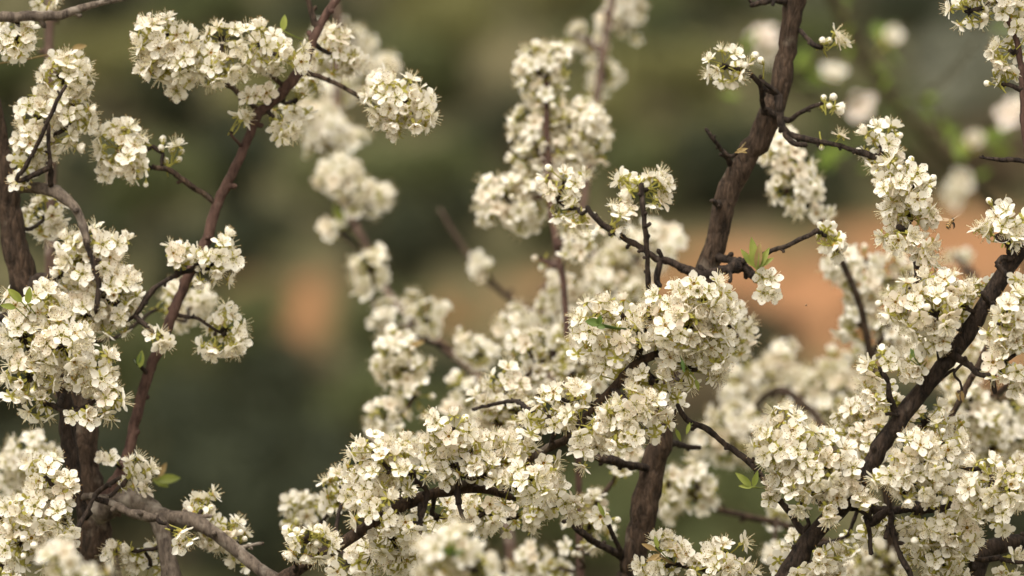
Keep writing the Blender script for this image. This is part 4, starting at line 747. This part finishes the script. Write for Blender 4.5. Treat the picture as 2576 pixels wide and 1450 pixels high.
# shrubs: leafy clumps on a few stems
SR = random.Random(21)
def shrub_mats():
    r = []
    for nme, c1, c2, t in (('scrub_olive', (.11, .108, .038), (.205, .195, .076), (.18, .18, .05)), ('scrub_green', (.056, .066, .026), (.108, .12, .046), (.12, .14, .04)), ('scrub_dark', (.020, .026, .014), (.042, .048, .024), (.05, .06, .02)), ('scrub_dry', (.085, .062, .036), (.14, .105, .066), (.14, .10, .05)), ('scrub_grey', (.15, .155, .12), (.22, .225, .17), (.2, .2, .14))):
        r.append(soft_mat(nme, c1, c2, .2, t, 6, .7))
    return r
SM = shrub_mats()
STEM = bark_mat('shrub_stem', (.03, .022, .016), (.08, .06, .045), (.12, .1, .08), .6, .1)
def shrub_mesh(n):
    lobes = [(np.array([SR.uniform(-.42, .42), SR.uniform(-.42, .42), SR.uniform(.3, .78)]), SR.uniform(.2, .34)) for _ in range(8)]
    V, F = [], []
    for k in range(n):
        c, r = SR.choice(lobes); v = np.array([SR.gauss(0, 1) for _ in range(3)]); v = unit(v); p = c + v * r * SR.uniform(.55, 1.08)
        if p[2] < .03: p[2] = SR.uniform(.03, .2)
        a = unit(v + .9 * np.array([SR.uniform(-1, 1), SR.uniform(-1, 1), SR.uniform(-1, 1)])); Bm = basis(a, SR.uniform(0, 6)); s = SR.uniform(.022, .045); i = len(V)
        V += [p - Bm[:, 0] * s * 1.5, p + Bm[:, 1] * s * .7, p + Bm[:, 0] * s * 1.5 + Bm[:, 2] * s * .3, p - Bm[:, 1] * s * .7]; F += [(i, i + 1, i + 2), (i, i + 2, i + 3)]
    mb = MB()
    for c, r in lobes: mb.add(*tube(np.array([(c[0] * .1, c[1] * .1, -.05), (c[0] * .5, c[1] * .5, c[2] * .5), tuple(c)]), np.array([.022, .015, .008]), 5))
    return V, F, mb.arr()
shapes = [shrub_mesh(1500) for _ in range(3)]
SH = [[(mesh('foliage', V, F, [m], smooth=False), mesh('stems', st[0], st[1], [STEM])) for (V, F, st) in shapes] for m in SM]
LAB = ['olive green shrub on the blurred hillside', 'mid green shrub on the blurred hillside', 'dark evergreen shrub on the blurred hillside', 'dry brownish shrub on the blurred hillside', 'pale grey-green shrub on the blurred hillside']
def shrub(px, py, kind, w, h=None):
    """px, py: where its foot stands in the photograph; w, h in metres"""
    g = ground_pt(px, py); h = h or w * .8; f, st = SR.choice(SH[kind])
    o = obj('shrub', None, None, (g[0], g[1], hz(g[0], g[1]) - .02), label=LAB[kind], category='shrub', group=LAB[kind].split(' on ')[0] + 's on the hillside')
    o.scale = (w, w, h); o.rotation_euler = (0, 0, SR.uniform(0, 6.28)); obj('foliage', f, o); obj('stems', st, o)
for row in [(60, 330, 1, .9), (300, 330, 0, .9), (480, 360, 2, .7), (700, 330, 0, .8), (980, 300, 1, .8), (1180, 250, 0, 1.0), (1300, 470, 2, .8), (1700, 330, 0, .8), (1560, 200, 1, .9), (1760, 250, 2, .7), (2050, 250, 1, .8), (2300, 200, 2, 1.0), (2450, 330, 4, .9), (2200, 420, 1, .7), (2050, 540, 2, .7), (2330, 480, 1, .7), (2520, 500, 3, .7),
            (100, 600, 2, .9), (420, 610, 1, .8), (650, 560, 2, .8), (900, 620, 1, .8), (1150, 560, 1, .7), (1100, 660, 2, .6), (1400, 640, 1, .7), (1560, 560, 1, .7), (1740, 540, 2, .8), (1900, 560, 2, .6), (640, 680, 2, .5), (990, 720, 2, .5),
            (520, 800, 2, .7), (590, 900, 1, .5), (960, 960, 1, .7), (860, 1020, 2, .4), (1080, 1050, 2, .5), (150, 800, 2, .8), (300, 1010, 1, .6), (480, 1050, 1, .8), (640, 1110, 2, .7), (780, 1080, 3, .5), (900, 1180, 1, .7), (1050, 1200, 1, .7),
            (420, 1250, 2, .8), (560, 1330, 2, .7), (700, 1300, 2, .7), (850, 1390, 2, .7), (480, 1460, 2, .8), (650, 1480, 2, .7), (1000, 1420, 2, .7), (1250, 1480, 1, .7), (1500, 1200, 2, .6), (1780, 1160, 3, .6), (1850, 940, 2, .5), (1760, 1250, 2, .5), (1900, 1270, 1, .5), (1720, 1420, 1, .7), (1480, 1480, 1, .8), (1850, 1480, 1, .8), (2000, 1420, 1, .6), (1600, 1300, 3, .5), (2000, 870, 3, .25), (2160, 850, 2, .22), (1790, 810, 3, .2), (1960, 700, 0, .13), (2290, 710, 3, .18), (1880, 740, 3, .12), (2080, 655, 3, .14), (1730, 700, 0, .14), (2200, 780, 0, .12), (200, 1350, 2, .8), (30, 1150, 2, .8), (40, 1000, 2, .7), (60, 1400, 2, .8), (2540, 1250, 2, .8), (2380, 1200, 2, .7), (2500, 1440, 2, .8), (2300, 1420, 2, .8), (1300, 1200, 2, .8), (1550, 1000, 2, .8),
            (1560, 420, 0, .7), (1850, 440, 0, .6), (800, 200, 2, .8), (550, 170, 1, .9), (1450, 60, 0, 1.0), (1100, 60, 0, 1.0), (820, 20, 1, 1.0), (420, 40, 2, 1.0), (1720, 60, 1, 1.0), (2000, 60, 4, 1.0), (2250, 0, 4, 1.1), (2450, 60, 4, 1.1), (2560, 180, 4, 1.0), (150, 80, 2, 1.1)]:
    shrub(*row)
# the scrub goes on over the slope to both sides and above, one mass nobody could count
pools = [[], [], [], []]
for k in range(800):
    y = 24 + 40 * SR.random() ** .8; x = SR.uniform(-1, 1) * (9 + .25 * y); kind = SR.choice([0, 1, 2, 1, 2, 3])
    if abs(x) < .094 * (y + D) and y < 47: continue
    V, F, st = SR.choice(shapes); w = SR.uniform(.8, 1.4) * (1 if y < 45 else 1.4); a = SR.uniform(0, 6.28); c, q = math.cos(a), math.sin(a)
    pools[kind].append((np.array(V)[:1400] @ np.array([[c, q, 0], [-q, c, 0], [0, 0, .8]]) * w * np.array([1, 1, 1]) + np.array([x, y, hz(x, y) - .02]), np.array(F)[:700]))
Vs, Fs, Ms, n = [], [], [], 0
for kind, pool in enumerate(pools):
    for v, f in pool: Vs.append(v); Fs.append(f + n); Ms.append(np.full(len(f), kind)); n += len(v)
obj('scrub', mesh('scrub', np.concatenate(Vs), np.concatenate(Fs), SM[:4], np.concatenate(Ms), smooth=False), label='dense mass of low olive and dark green scrub spreading over the slope', category='scrub', kind='stuff')
